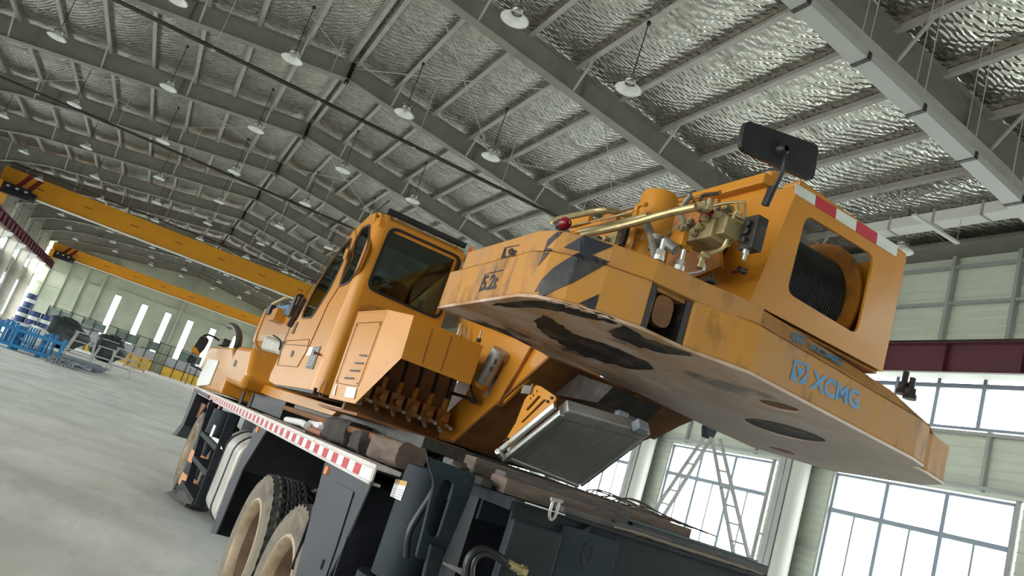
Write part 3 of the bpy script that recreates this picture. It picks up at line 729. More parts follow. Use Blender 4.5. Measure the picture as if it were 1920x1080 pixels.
# ================================================================== THE CRANE TRUCK  (truck coordinates: x across, y forward, z up)
TR = TM
truck = thing('crane_truck', 'orange and slate mobile crane truck parked in the hall, seen from behind', 'crane truck', (2.3, 6.5, 0), TR)
def gz(y): return .0104*y                        # height of the hall floor in truck coordinates
def tb(name, mb, mt, parent=None, **k): return build(name, mb, mt, parent or truck, **k)
def px(pts, **k): return [at(a, b, **k) for a, b in pts]
# ------------------------------------------------------------------ counterweight
ZB = 2.12
fl = [(1.10,3.22), (1.10,2.43), (1.13,2.34), (1.20,2.27), (1.30,2.215), (1.46,2.16)]
cw_out = fl+[(1.66,2.165), (1.92,2.10), (3.07,2.25), (3.20,2.29), (3.22,2.36), (3.34,2.37), (3.56,2.43), (3.67,2.62), (3.70,3.18), (3.56,3.30), (3.32,3.46), (2.85,3.39), (2.38,3.28), (1.92,3.20), (1.74,3.26), (1.47,3.17)]
cw = MB()
# left block with its notch, right block; the underside is one plate
n1 = [(1.10,3.22), (1.10,2.43), (1.13,2.34), (1.20,2.27), (1.30,2.215), (1.46,2.16), (1.50,2.50), (1.50,3.17)]
n2 = [(1.50,3.17), (1.50,2.50), (1.64,2.50), (1.66,2.165), (1.92,2.10), (3.07,2.25), (3.20,2.29), (3.22,2.36), (3.34,2.37), (3.56,2.43), (3.67,2.62), (3.70,3.18), (3.56,3.30), (3.32,3.46), (2.85,3.39), (2.38,3.28), (1.92,3.20), (1.74,3.26)]
def slab(pts, z0, z1): return [Vector((x, y, z0)) for x, y in pts], (0, 0, z1-z0)
m = MB(); p, v = slab(n1, ZB+.012, 2.30); m.prism(p, v)
cwl = tb('counterweight_block', m, M['orange_dirty'], bevel=.008)
m = MB(); p, v = slab([(1.106,3.10),(1.106,2.436),(1.136,2.346),(1.205,2.277),(1.30,2.222),(1.46,2.168),(1.67,2.155),(1.93,2.11),(1.93,2.45),(1.5,3.08)], 2.302, 2.385)
m.prism(p, v)
tb('upper_counterweight_plate', m, M['orange_dirty'], bevel=.006)
m = MB(); p, v = slab(n2, ZB+.012, 2.31); m.prism(p, v)
cwr = tb('counterweight_block', m, M['orange_dirty'], bevel=.008)
# sloping upper shoulder of the block (carries the second, faint lettering)
face = [(1.67,2.163), (1.925,2.10), (3.07,2.25), (3.20,2.29), (3.34,2.37), (3.56,2.45), (3.66,2.64)]
back = [(1.67,2.20,2.32), (1.94,2.18,2.405), (2.98,2.36,2.41), (3.10,2.42,2.41), (3.22,2.52,2.40), (3.40,2.62,2.38), (3.48,2.76,2.37)]
m = MB(); vs = [(x, y, 2.311) for x, y in face]+back
nn = len(face); fs = [(i, i+1, nn+i+1, nn+i) for i in range(nn-1)]
vs += [(2.9, 3.1, 2.37), (1.66, 3.1, 2.37), (2.9,3.1,2.311), (1.66,3.1,2.311)]
fs += [tuple(range(nn, 2*nn))[::-1]+(2*nn+1, 2*nn), (2*nn, 2*nn+1, 2*nn+3, 2*nn+2), (0, nn, 2*nn+1, 2*nn+3), (nn-1, 2*nn+2, 2*nn, 2*nn-1), tuple(range(nn))+(2*nn+2, 2*nn+3)]
m.add(vs, fs); shoulder = tb('counterweight_shoulder', m, M['orange_dirty'], bevel=.004)
# underside plate with round pockets
def circ(cx, cy, r, z, n=20, sx=1): return [Vector((cx+r*sx*math.cos(2*PI*i/n), cy+r*math.sin(2*PI*i/n), z)) for i in range(n)]
def uc(a, b, z=ZB): p = at(a, b, z=z); return p.x, p.y
h1, h2, h3 = uc(1460, 762), uc(1470, 808), uc(1465, 845)
m = MB(); m.plate([Vector((x, y, ZB)) for x, y in cw_out], [circ(*h1, .085, ZB), circ(*h2, .19, ZB, 28), circ(*h3, .075, ZB)], (0, 0, .012))
tb('underside_plate', m, M['cw_under'])
m = MB()
for (hx, hy), r in ((h1, .085), (h2, .19), (h3, .075)): m.lathe((hx, hy, ZB+.012), (0,0,1), [(0, r), (.002, r-.002)], 24)
for (hx, hy), r in ((h1, .09), (h2, .2), (h3, .08)):
    m2 = MB(); m2.cyl((hx, hy, ZB+.009), (hx, hy, ZB+.0118), r, n=24); tb('pocket_floor', m2, M['brown'] if r < .1 else M['smear_recess'])
# notch: dark recess and oval lug
m = MB(); m.plate(rpoly([(1.515,2.20,2.17), (1.60,2.20,2.17), (1.60,2.20,2.285), (1.515,2.20,2.285)], .04), [], (0, .03, 0)); tb('oval_lug', m, M['brown'], cwl, bevel=.004)
m = MB(); m.box((1.47,2.46,2.13), (1.67,2.49,2.31)); tb('notch_back', m, M['darkmetal'], cwl)
for x_ in (1.503, 1.640):
    m = MB(); m.plate([(x_,2.19,2.133), (x_-(.035 if x_ < 1.6 else -.012),2.175,2.133), (x_-(.035 if x_ < 1.6 else -.012),2.175,2.30), (x_,2.19,2.30)], [], (0,.3,0)); tb('notch_cheek', m, M['smear_recess'], cwl)  # thin black cheek plates that darken the smeared notch walls
m = MB(); m.box((1.47,2.2,2.29), (1.67,2.48,2.301)); tb('notch_lintel', m, M['orange_dirty'], cwl)
# stickers: cut to the outline and laid on the metal
dg = bpy.context.evaluated_depsgraph_get()
def bvh_of(objs):
    vs, fs = [], []
    for o in objs:
        me = o.data; n = len(vs); c = ORG[o]
        vs += [v.co+c for v in me.vertices]; fs += [[n+i for i in p.vertices] for p in me.polygons]
    return BVHTree.FromPolygons(vs, fs)
def sticker(name, poly, bvh, mt, parent, cell=7, off=.0022, **k):
    """sheet of thin film following the surface inside an outline"""
    bm = bmesh.new(); vs = [bm.verts.new((a, b, 0)) for a, b in poly]; bm.faces.new(vs)
    xs0, xs1 = min(a for a, b in poly), max(a for a, b in poly); ys0, ys1 = min(b for a, b in poly), max(b for a, b in poly)
    for i in range(1, int((xs1-xs0)/cell)+1):
        bmesh.ops.bisect_plane(bm, geom=bm.verts[:]+bm.edges[:]+bm.faces[:], plane_co=(xs0+i*cell, 0, 0), plane_no=(1, 0, 0))
    for i in range(1, int((ys1-ys0)/cell)+1):
        bmesh.ops.bisect_plane(bm, geom=bm.verts[:]+bm.edges[:]+bm.faces[:], plane_co=(0, ys0+i*cell, 0), plane_no=(0, 1, 0))
    bm.verts.index_update(); pts = []; ok = []
    for v in bm.verts:
        d = _ray(TRK, v.co.x, v.co.y).normalized(); hit, nrm, _, _ = bvh.ray_cast(EYE, d)
        if hit is None: pts.append(Vector()); ok.append(False)
        else:
            if nrm.dot(d) > 0: nrm = -nrm
            pts.append(hit+nrm*off); ok.append(True)
    m = MB(); fs = [[v.index for v in f.verts] for f in bm.faces]
    fs = [f for f in fs if all(ok[i] for i in f) and max((pts[i]-pts[f[0]]).length for i in f) < .2]
    if fs: m.add(pts, fs); bm.free(); return tb(name, m, mt, parent, recalc=False, **k)
    bm.free()
def c5(*p): return [(1000+a/4, 340+b/4) for a, b in p]
cwb = bvh_of([cwl, cwr, shoulder, [o for o in truck.children if o.name.startswith('upper_counterweight')][0]])
# black lightning marks, from crop coordinates of the photograph
sticker('black_flash', c5((180,380),(225,378),(95,500),(145,508),(35,640),(80,530),(110,440)), cwb, M['decal_black'], cwl)
sticker('black_flash', c5((378,405),(605,485),(440,552),(575,605),(300,760),(180,810),(60,872),(-10,868),(60,740),(150,650),(240,590),(350,527),(228,497)), cwb, M['decal_black'], cwl)
sticker('black_flash', c5((495,845),(458,975),(400,940),(340,915)), cwb, M['decal_black'], cwl)
# lettering
def text(s, p, ux, uz, h, mt, parent, name='lettering', bold=.0, depth=.0015, spacing=1.0, shear=0, width=None):
    cu = bpy.data.curves.new(name, 'FONT'); cu.body = s; cu.size = 1; cu.extrude = 0; cu.offset = bold; cu.space_character = spacing; cu.shear = shear
    o = bpy.data.objects.new(name, cu); COL.objects.link(o); bpy.context.view_layer.update()
    me = bpy.data.meshes.new_from_object(o.evaluated_get(bpy.context.evaluated_depsgraph_get())); bpy.data.objects.remove(o)
    hh = max(v.co.y for v in me.vertices) or 1; ww = max(v.co.x for v in me.vertices)
    k = h/hh; kx = (width/ww) if width else k
    p = Vector(p); ux = Vector(ux).normalized(); uz = Vector(uz).normalized()
    q = MB(); q.add([p+ux*(v.co.x*kx)+uz*(v.co.y*k) for v in me.vertices], [list(f.vertices) for f in me.polygons])
    bpy.data.meshes.remove(me); return tb(name, q, mt, parent, recalc=False)
def onface(a, b, nrm_off=.003, bv=None):
    d = _ray(TRK, a, b).normalized(); hit, nrm, _, _ = (bv or cwb).ray_cast(EYE, d)
    if nrm.dot(d) > 0: nrm = -nrm
    return hit+nrm*nrm_off
def textq(t, quad, bv, mt, parent, name='lettering', bold=.03, off=.002):
    """lettering laid on a surface between four corners: bottom left, bottom right, top right, top left"""
    cu = bpy.data.curves.new(name, 'FONT'); cu.body = t; cu.size = 1; cu.extrude = 0; cu.offset = bold; cu.space_character = .95; cu.resolution_u = 4
    o = bpy.data.objects.new(name, cu); COL.objects.link(o); bpy.context.view_layer.update()
    me = bpy.data.meshes.new_from_object(o.evaluated_get(bpy.context.evaluated_depsgraph_get())); bpy.data.objects.remove(o)
    xs = [v.co.x for v in me.vertices]; ys = [v.co.y for v in me.vertices]; x0, x1, y0, y1 = min(xs), max(xs), min(ys), max(ys)
    Q = [onface(a_, b_, off, bv) for a_, b_ in quad]
    q = MB(); q.add([Q[0].lerp(Q[1], (v.co.x-x0)/(x1-x0)).lerp(Q[3].lerp(Q[2], (v.co.x-x0)/(x1-x0)), (v.co.y-y0)/(y1-y0)) for v in me.vertices], [list(f.vertices) for f in me.polygons])
    bpy.data.meshes.remove(me); return tb(name, q, mt, parent, recalc=False)
def emblemq(quad, bv, parent, off=.002):
    Q = [onface(a_, b_, off, bv) for a_, b_ in quad]
    P = lambda u, v: Q[0].lerp(Q[1], u).lerp(Q[3].lerp(Q[2], u), v)
    n_ = (Q[1]-Q[0]).cross(Q[3]-Q[0]).normalized()*.0006
    q = MB(); q.plate(rpoly([P(0,0),P(1,0),P(1,1),P(0,1)], .006), [[P(.40,.06),P(.60,.06),P(.92,.58),P(.80,.88),P(.20,.88),P(.08,.58)]], n_); e = tb('blue_emblem', q, M['decal_blue'], parent)
    q = MB(); q.plate([P(.5,.20),P(.76,.70),P(.24,.70)], [], n_); tb('emblem_triangle', q, M['decal_blue'], parent)
    for w_ in (((.74,.30),(.80,.30),(.84,.62),(.78,.70)), ((.26,.30),(.20,.30),(.16,.62),(.22,.70))):
        q = MB(); q.plate([P(*p_) for p_ in w_], [], n_)
def c7(*q_): return [(1470+a/6.35, 610+b/6.35) for a, b in q_]
textq('XCMG', c7((290,750),(885,1010),(900,790),(350,530)), cwb, M['decal_blue'], cwr, bold=.03)
emblemq(c7((70,640),(245,710),(300,470),(120,400)), cwb, cwr)
textq('XCMG', c7((290,270),(690,500),(705,420),(275,190)), cwb, M['decal_blue'], shoulder, bold=.03, off=.003)
emblemq(c7((100,190),(205,240),(245,140),(95,80)), cwb, shoulder, off=.003)
def c8(*q_): return [(880+a/9, 440+b/9) for a, b in q_]
upl = [o for o in truck.children if o.name.startswith('upper_counterweight')][0]
textq('5.2t', c8((165,960),(450,915),(530,660),(270,690)), cwb, M['black'], cwl, bold=.03)
textq('1.9t', c8((545,408),(770,378),(825,222),(605,240)), cwb, M['black'], upl, bold=.03)
def frame_line(pts, bv, parent, w=1.6):
    for (p, q) in pts: sticker('figure_outline', [(p[0], p[1]), (q[0], q[1]), (q[0]+w, q[1]+w), (p[0]+w, p[1]+w)], bv, M['black'], parent)
frame_line([tuple(c8(*q_)) for q_ in (((270,665),(575,590)), ((270,665),(160,965)), ((600,220),(850,170)), ((600,220),(535,412)))], cwb, cwl, 1.2)
ub = bvh_of([[o for o in truck.children if o.name.startswith('underside_plate')][0]])
def c9(*q_): return [(820+a/3, 560+b/3) for a, b in q_]
und = [o for o in truck.children if o.name.startswith('underside_plate')][0]
def jag(poly, seed, amp=2.2):
    rnd = random.Random(seed); out = []
    for (a, b), (c, d) in zip(poly, poly[1:]+poly[:1]):
        for k in range(4): t = k/4; out.append((a+(c-a)*t+rnd.uniform(-amp, amp), b+(d-b)*t+rnd.uniform(-amp, amp)))
    return out
sticker('grease_smear', jag(c9((545,120),(600,95),(690,140),(760,195),(900,240),(1060,300),(1190,360),(1225,398),(1100,395),(950,360),(800,310),(690,250),(590,190)), 1), ub, M['smear_recess'], und, cell=9)
sticker('grease_smear', jag(c9((300,30),(460,14),(640,6),(850,62),(1000,110),(1010,140),(860,110),(700,70),(560,50),(400,46)), 2, 1.4), ub, M['smear_recess'], und, cell=9)
sticker('grease_smear', jag(c9((960,180),(1050,150),(1160,215),(1300,270),(1420,300),(1430,325),(1290,305),(1130,270),(1020,225)), 3, 1.8), ub, M['smear_recess'], und, cell=9)
# lifting bolts on the counterweight
def bolt(p, r, h, par, mt=M['zinc']):
    m = MB(); p = Vector(p); m.cyl(p, p+Vector((0,0,h)), r*.55, n=10); m.cyl(p, p+Vector((0,0,h*.22)), r*1.2, n=12); m.cyl(p+Vector((0,0,h*.22)), p+Vector((0,0,h*.5)), r, n=6)
    return tb('bolt', m, mt, par)
bolt(at(1234, 489, x=1.5), .017, .085, cwl); bolt(at(1272, 508, x=1.6), .017, .085, cwl)
bolt(at(1693, 733, y=2.8)-Vector((0,0,.02)), .03, .13, shoulder, M['darkmetal']); bolt(at(1706, 742, y=2.75)-Vector((0,0,.02)), .03, .12, shoulder, M['darkmetal'])
# ------------------------------------------------------------------ winch box
wb = [at(1500,345,y=2.20), at(1700,485,y=2.20), at(1655,697,y=2.25), at(1406,565,y=2.25)]
def fl4(u, v): return wb[3].lerp(wb[2], u).lerp(wb[0].lerp(wb[1], u), v)
win = [fl4(u, v) for u, v in []]
wpx = [(1512,402),(1640,480),(1607,628),(1475,548)]
def onwb(a, b):
    d = _ray(TRK, a, b); n = (wb[1]-wb[0]).cross(wb[3]-wb[0]); t = (wb[0]-EYE).dot(n)/d.dot(n); return EYE+d*t
winp = rpoly([onwb(*p) for p in wpx], .045, 5)
n = (wb[1]-wb[0]).cross(wb[3]-wb[0]).normalized(); n = n if n.y > 0 else -n
m = MB(); m.plate(wb, [winp], n*.012); wbox = tb('winch_box_rear_plate', m, M['orange'])
m = MB(); m.plate([wb[0]+n*.012, wb[3]+n*.012, wb[3]+Vector((0,.95,0)), wb[0]+Vector((0,.95,0))], [], (.012,0,0)); side = tb('winch_box_side_plate', m, M['orange'])
m = MB(); m.plate([wb[1]+n*.012, wb[2]+n*.012, wb[2]+Vector((0,.9,0)), wb[1]+Vector((0,.9,0))], [], (-.012,0,0)); tb('winch_box_side_plate', m, M['orange'])
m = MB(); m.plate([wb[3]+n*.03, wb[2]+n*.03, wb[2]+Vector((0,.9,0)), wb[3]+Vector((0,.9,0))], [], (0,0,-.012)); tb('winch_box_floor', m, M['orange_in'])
# rolled left edge and top rim
m = MB(); a, b = wb[0], wb[1]; m.bar(a+Vector((0,.05,.012)), b+Vector((0,.05,.012)), .10, .024); tb('top_rim', m, M['orange'], bevel=.01)
# wide left flange between the rear face and the side
# red and white strip on the rim
s0, s1 = onwb(1489,351), onwb(1680,470)
for i in range(5):
    u0, u1 = i/5+.002, (i+1)/5-.002
    lo = onwb(1489+191*u0, 362+120*u0), onwb(1489+191*u1, 362+120*u1)
    hi = onwb(1491+192*u0, 343+118*u0), onwb(1491+192*u1, 343+118*u1)
    m = MB(); m.prism([lo[0]-n*.001, lo[1]-n*.001, hi[1]-n*.001, hi[0]-n*.001], n*-.002); tb('reflective_tape', m, M['red'] if i % 2 else M['refl'])
# drum with rope
dc = (onwb(1520,500)+onwb(1585,560))*.5
dx0, dx1 = wb[3].x+.11, wb[2].x-.16
cy, cz = 2.62, 2.705
wn = thing_part = tb('winch_drum', MB().cyl((dx0-.02,cy,cz), (dx1+.02,cy,cz), .17, n=40), M['black'], smooth=True)
q = MB(); k = 34
prof = []
for i in range(k):
    x = (dx1-dx0)*i/k; p_ = (dx1-dx0)/k
    for j in range(5): a = PI*j/4; prof.append((x+p_*(.5-.5*math.cos(a)), .232+p_*.5*math.sin(a)))
q.lathe((dx0,cy,cz), (1,0,0), prof, 40); tb('wire_rope', q, M['rope'], wn, smooth=60)
for x in (dx0-.012, dx1):
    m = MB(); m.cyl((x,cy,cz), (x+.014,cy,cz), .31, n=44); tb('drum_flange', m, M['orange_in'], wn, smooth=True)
m = MB(); m.cyl((dx1+.014,cy,cz), (dx1+.09,cy,cz), .14, n=24); m.cyl((dx0-.09,cy,cz), (dx0-.012,cy,cz), .12, n=24); tb('bearing', m, M['darkmetal'], wn, smooth=True)
m = MB(); m.tube([wb[3]+Vector((.1,.08,.11)), wb[2]+Vector((-.1,.08,.11))], .016, 10); tb('press_roller', m, M['alu'], smooth=True)
# ------------------------------------------------------------------ inner side wall of the superstructure with the hydraulic gear
SX = 2.06
def sp(a, b): return at(a, b, x=SX)
m = MB(); m.plate([sp(1440,335), sp(1405,566), sp(1300,525), sp(1225,505), sp(1120,440), sp(1180,395), sp(1350,360)], [], (.02,0,0)); sw = tb('slew_frame_side', m, M['orange'])
m = MB(); m.bar(sp(1447,340), sp(1240,395)+Vector((0,.8,0)), .09, .05); m.tube([sp(1447,336)+Vector((.02,0,.02)), sp(1180,402)+Vector((0,.6,0))], .03, 10); tb('top_rail', m, M['orange'], bevel=.006)
# boom root & lift cylinder area behind
m = MB(); m.cyl(at(1205,495,x=1.62), at(1238,372,x=1.62), .078, n=28); m.cyl(at(1238,372,x=1.62), at(1239,368,x=1.62), .07, n=28); tb('return_filter_housing', m, M['orange'], smooth=True)
m = MB(); m.cyl(at(1203,497,x=1.62), at(1214,455,x=1.62), .092, n=28); tb('filter_base', m, M['orange'], smooth=True)
def pipep(pts, r, mt, x=None, nm='hydraulic_pipe', par=None, depths=None):
    P = [at(a, b, x=(depths[i] if depths else x)) for i, (a, b) in enumerate(pts)]
    m = MB(); m.tube(P, r, 10); return tb(nm, m, mt, par, smooth=True)
pipep([(1092,440),(1150,428),(1200,415),(1250,400),(1305,388)], .0155, M['brass'], depths=[1.40,1.42,1.45,1.48,1.52])
pipep([(1088,434),(1150,420),(1215,404)], .0125, M['brass'], depths=[1.46,1.46,1.48])
pipep([(1036,420),(1040,412),(1075,405),(1125,394),(1150,395),(1175,405),(1190,402)], .013, M['brass'], depths=[1.35]*4+[1.42,1.5,1.55])
pipep([(1075,422),(1130,412),(1188,396)], .004, M['brass'], x=1.40)
pipep([(1212,420),(1222,442),(1226,470),(1230,488)], .016, M['pipegrey'], x=1.52)
pipep([(1274,402),(1282,415),(1290,432)], .012, M['pipegrey'], x=1.6)
pipep([(1296,366),(1286,378),(1278,390)], .011, M['pipegrey'], x=1.62)
pipep([(1190,400),(1196,386),(1204,382),(1212,384)], .010, M['orange'], x=1.5)
pipep([(1193,396),(1186,440),(1176,468)], .013, M['orange'], x=1.5)
pipep([(1313,376),(1316,366),(1330,364),(1345,363)], .007, M['darkmetal'], x=1.6)
pipep([(1165,394),(1230,378),(1295,364)], .008, M['pipegrey'], x=1.75)
pipep([(1230,385),(1290,374),(1350,360)], .009, M['orange_in'], x=1.85)
pipep([(1332,387),(1380,377),(1384,388),(1381,402),(1350,418),(1303,429)], .0062, M['brass'], x=1.72)
pipep([(1340,384),(1390,378),(1398,380),(1396,400),(1394,412)], .0055, M['brass'], x=1.76)
pipep([(1376,406),(1372,420),(1362,455),(1352,470),(1322,478)], .0085, M['brass'], x=1.68)
pipep([(1378,402),(1405,413),(1411,421)], .0062, M['brass'], x=1.72)
pipep([(1376,410),(1400,424),(1408,430)], .0062, M['brass'], x=1.72)
pipep([(1368,418),(1372,440),(1390,452),(1400,450)], .004, M['brown'], x=1.74)
pipep([(1317,488),(1322,500),(1318,510),(1284,514)], .005, M['steel'], x=1.68)
pipep([(1250,446),(1275,437),(1290,430)], .006, M['pipegrey'], x=1.60)
# hose clamp head, elbow and fittings
def lump(name, c, parts, mt, parent=None, bev=.004, **k):
    m = MB(); c = Vector(c)
    for kind, *a in parts:
        if kind == 'b': m.obox(c+Vector(a[0]), (a[1][0],0,0), (0,a[1][1],0), (0,0,a[1][2]))
        else: m.cyl(c+Vector(a[0]), c+Vector(a[1]), a[2], n=14)
    return tb(name, m, mt, parent, bevel=bev, **k)
p = at(1318, 388, x=1.56)
lump('pipe_elbow', p, [('b',(0,0,0),(.016,.024,.018)), ('c',(0,.035,.008),(0,-.035,-.008),.019), ('c',(0,-.03,-.02),(0,-.035,.025),.014)], M['pump'])
p = at(1323, 405, x=1.62); lump('red_cap', p, [('c',(0,0,-.03),(0,0,.012),.020), ('c',(0,0,.012),(0,0,.026),.028)], M['redlens'])
p = at(1325, 440, x=1.66)
pump = lump('hydraulic_motor', p, [('b',(0,.0,-.005),(.05,.088,.038)), ('c',(.02,-.01,.03),(.02,-.01,.085),.055), ('b',(.01,-.09,.01),(.04,.04,.035))], M['pump'], bev=.006)
for dy, dz in ((.055,0.005), (-.005,-.02), (-.03,.0), (.03,.03), (-.05,.03)):
    lump('motor_port', p+Vector((-.055,dy,dz)), [('c',(0,0,0),(-.018,0,0),.014), ('c',(-.018,0,0),(-.022,0,0),.007)], M['brass'], pump, bev=0)
for i in range(8):
    a = i/8*2*PI; lump('bolt_head', p+Vector((.02+.045*math.cos(a), -.01+.045*math.sin(a), .085)), [('c',(0,0,0),(0,0,.012),.008)], M['darkmetal'], pump, bev=0)
p = at(1272, 447, x=1.60); lump('motor_bracket', p, [('b',(0,0,0),(.012,.042,.036)), ('b',(.03,-.01,-.02),(.03,.012,.014))], M['orange'])
for dy, dz in ((.038,.02), (.03,-.035), (-.035,.025)): lump('bracket_bolt', p+Vector((-.014,dy,dz)), [('c',(0,0,0),(-.012,0,0),.010)], M['brass'], bev=0)
for q_ in ((1285,428),(1280,422),(1270,432)): lump('fitting', at(*q_, x=1.60), [('c',(0,.018,0),(0,-.018,.004),.013), ('c',(0,0,-.012),(0,0,.016),.011)], M['brass'], bev=.002)
p = at(1412, 440, x=1.74)
blk = lump('valve_block', p, [('b',(0,0,0),(.026,.036,.065)), ('c',(-.03,0,.03),(-.045,0,.03),.016), ('c',(-.03,.0,0),(-.045,.0,0),.016), ('c',(-.03,0,-.035),(-.045,0,-.035),.013)], M['darkmetal'], bev=.004)
lump('relief_screw', p+Vector((-.01,.004,-.075)), [('c',(0,0,.02),(0,0,-.006),.012), ('c',(0,0,-.006),(0,0,-.03),.007)], M['zinc'], blk, bev=0)
for q_ in ((1385,408),(1394,425),(1366,391),(1350,396),(1356,404),(1376,432),(1391,447)): lump('fitting', at(*q_, x=1.78), [('c',(-.02,0,0),(.02,0,0),.013), ('c',(0,.02,0),(0,-.02,0),.010)], M['pump'], bev=.002)
lump('pipe_fitting', at(1317, 482, x=1.67), [('c',(0,0,-.03),(0,0,.02),.011), ('c',(0,.02,0),(0,-.03,.004),.012), ('c',(0,0,-.045),(0,0,-.03),.014)], M['brass'], bev=.002)
lump('grease_nipple', at(1397, 510, x=1.95), [('c',(0,0,0),(-.035,0,0),.014), ('b',(-.03,.01,-.01),(.006,.03,.004))], M['darkmetal'], bev=.002)
lump('lever_clamp', at(1325, 528, x=1.8), [('b',(0,0,0),(.02,.04,.008)), ('c',(0,-.02,0),(0,-.02,.03),.01)], M['darkmetal'], bev=.002)
lump('pipe_union', at(1232, 448, x=1.54), [('c',(0,.0,-.012),(0,0,.012),.028), ('c',(0,0,-.05),(0,0,-.012),.024)], M['pipegrey'], bev=.002)
lump('pipe_union', at(1253, 458, x=1.56), [('c',(-.01,.02,.01),(.02,-.03,-.02),.022)], M['pipegrey'], bev=.002)
# warning lamp on a stalk
p = at(1058, 420, x=1.30)
lump('lamp_holder', p, [('c',(0,.035,0),(0,0,0),.026), ('b',(0,.02,-.03),(.012,.006,.03))], M['darkmetal'])
m = MB(); m.lathe(p, (0,-1,0), [(0,.027),(.012,.028),(.026,.02),(.033,.006)], 18); tb('red_marker_lamp', m, M['redlens'], smooth=True)
# brackets left of the filter
lump('pump_bracket', at(1148, 452, x=1.42), [('b',(0,0,0),(.012,.035,.032)), ('c',(-.02,.01,0),(-.035,.01,0),.013)], M['pump'])
lump('dark_box', at(1172, 440, x=1.50), [('b',(0,0,0),(.02,.028,.05))], M['darkmetal'])
lump('orange_lug', at(1088, 412, x=1.5), [('b',(0,0,0),(.012,.09,.03))], M['orange'])
lump('orange_lug', at(1145, 412, x=1.55), [('b',(0,0,0),(.012,.06,.03))], M['orange_in'])
m = MB(); m.bar(at(1275,440,x=1.9), at(1310,380,x=1.9), .05, .02); m.bar(at(1260,430,x=1.9), at(1285,395,x=1.9), .05, .02); tb('gusset', m, M['orange_in'])
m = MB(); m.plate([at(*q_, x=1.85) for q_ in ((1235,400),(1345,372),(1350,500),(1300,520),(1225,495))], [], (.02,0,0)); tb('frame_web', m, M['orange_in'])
# stickers and mirror on the winch box
m = MB(); a = [at(*q_, x=SX-.005) for q_ in ((1408,382),(1431,377),(1425,406),(1401,409))]; m.plate(a, [], (-.003,0,0)); lb = tb('info_label', m, M['label'])
m = MB(); a = [at(*q_, x=SX-.009) for q_ in ((1409,382),(1431,377),(1430,382),(1408,387))]; m.plate(a, [], (-.001,0,0)); tb('label_head', m, M['black'], lb)
for i in range(3):
    m = MB(); y_ = 392+i*4.5; m.plate([at(*q_, x=SX-.009) for q_ in ((1406-i,y_+1),(1424-i,y_-2),(1424-i,y_-1),(1406-i,y_+2))], [], (-.001,0,0)); tb('label_line', m, M['ink'], lb)
mc = [at(*q_, y=2.12) for q_ in ((1398,224),(1537,272),(1526,341),(1388,279))]
mir = tb('mirror_head', MB().plate(rpoly(mc, .035, 5), [], (0,.022,0)), M['black'], bevel=.008)
m = MB(); m.lathe((mc[0]+mc[2])*.5+Vector((0,0,.005)), (0,-1,0), [(0,.028),(.018,.024),(.03,.012)], 16); tb('mirror_joint', m, M['black'], mir, smooth=True)
m = MB(); a = (mc[0]+mc[2])*.5+Vector((.003,-.02,-.01)); m.tube([a, at(1472,295,y=2.07), at(1466,328,y=2.08), at(1452,352,y=2.12), at(1438,385,y=2.17)], .0085, 8); tb('mirror_arm', m, M['black'], mir, smooth=True)
m = MB(); m.bar(at(1450,350,y=2.17), at(1434,386,y=2.19), .022, .03); tb('mirror_bracket', m, M['black'], mir, bevel=.004)
m = MB(); a = at(1445, 330, x=2.3); m.lathe(a, (0,0,1), [(-.01,.0),(0,.04),(.01,.03),(.015,0)], 16); tb('white_cap', m, M['label'], smooth=True)
# ------------------------------------------------------------------ superstructure frame below: ochre side plate, underside, bolster
PXX = 1.80
def pp(*q_): return [at(a, b, x=PXX) for a, b in q_]
slot = rpoly(pp((934,652),(954,662),(916,742),(902,748)), .03)
m = MB(); m.plate(pp((906,618),(957,634),(962,632),(1005,648),(1030,672),(1022,680),(938,760),(917,766),(850,830),(800,808),(872,742),(890,700),(898,655)), [slot], (.02,0,0)); fr = tb('slew_frame_plate', m, M['orange'], bevel=.004)
m = MB(); q_ = pp((1003,650),(938,762)); m.bar(q_[0]+Vector((-.01,0,0)), q_[1]+Vector((-.01,0,0)), .012, .03, (1,0,0)); tb('plate_fold', m, M['orange_in'], fr, bevel=.004)
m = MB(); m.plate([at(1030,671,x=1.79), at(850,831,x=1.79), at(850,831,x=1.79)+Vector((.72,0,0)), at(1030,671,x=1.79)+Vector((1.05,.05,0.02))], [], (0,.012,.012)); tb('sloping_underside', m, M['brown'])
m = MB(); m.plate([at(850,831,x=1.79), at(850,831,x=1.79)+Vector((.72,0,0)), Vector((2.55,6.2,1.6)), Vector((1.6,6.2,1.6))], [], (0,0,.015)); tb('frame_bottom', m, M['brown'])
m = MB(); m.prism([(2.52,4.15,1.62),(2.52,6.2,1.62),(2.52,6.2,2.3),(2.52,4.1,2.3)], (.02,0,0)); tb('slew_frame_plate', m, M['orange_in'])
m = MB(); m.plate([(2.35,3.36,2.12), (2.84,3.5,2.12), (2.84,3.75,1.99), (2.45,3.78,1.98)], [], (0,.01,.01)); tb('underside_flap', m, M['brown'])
m = MB(); m.prism([at(*q_, x=2.72) for q_ in ((1213,748),(1252,764),(1246,778),(1207,764))], (.05,0,0)); rb = tb('orange_bracket', m, M['orange'])
pipep([(1215,752),(1222,762),(1205,785),(1187,800)], .009, M['black'], x=2.6, nm='black_hose')
m = MB()
for i in range(4): m.tube([at(1075+i*18, 705+i*8, x=2.05), at(1062+i*16, 735+i*7, x=2.15), at(1040+i*16, 762+i*5, x=2.2)], .012, 8)
m.obox(at(1110,722,x=2.2), (.12,0,0), (0,.1,0), (0,0,.03)); tb('hose_bundle', m, M['darkmetal'], smooth=True)
m = MB(); m.plate([at(*q_, x=1.95) for q_ in ((1085,702),(1135,720),(1150,725),(1120,755),(1040,740))], [], (.3,0,0)); tb('dark_recess', m, M['darkmetal'])
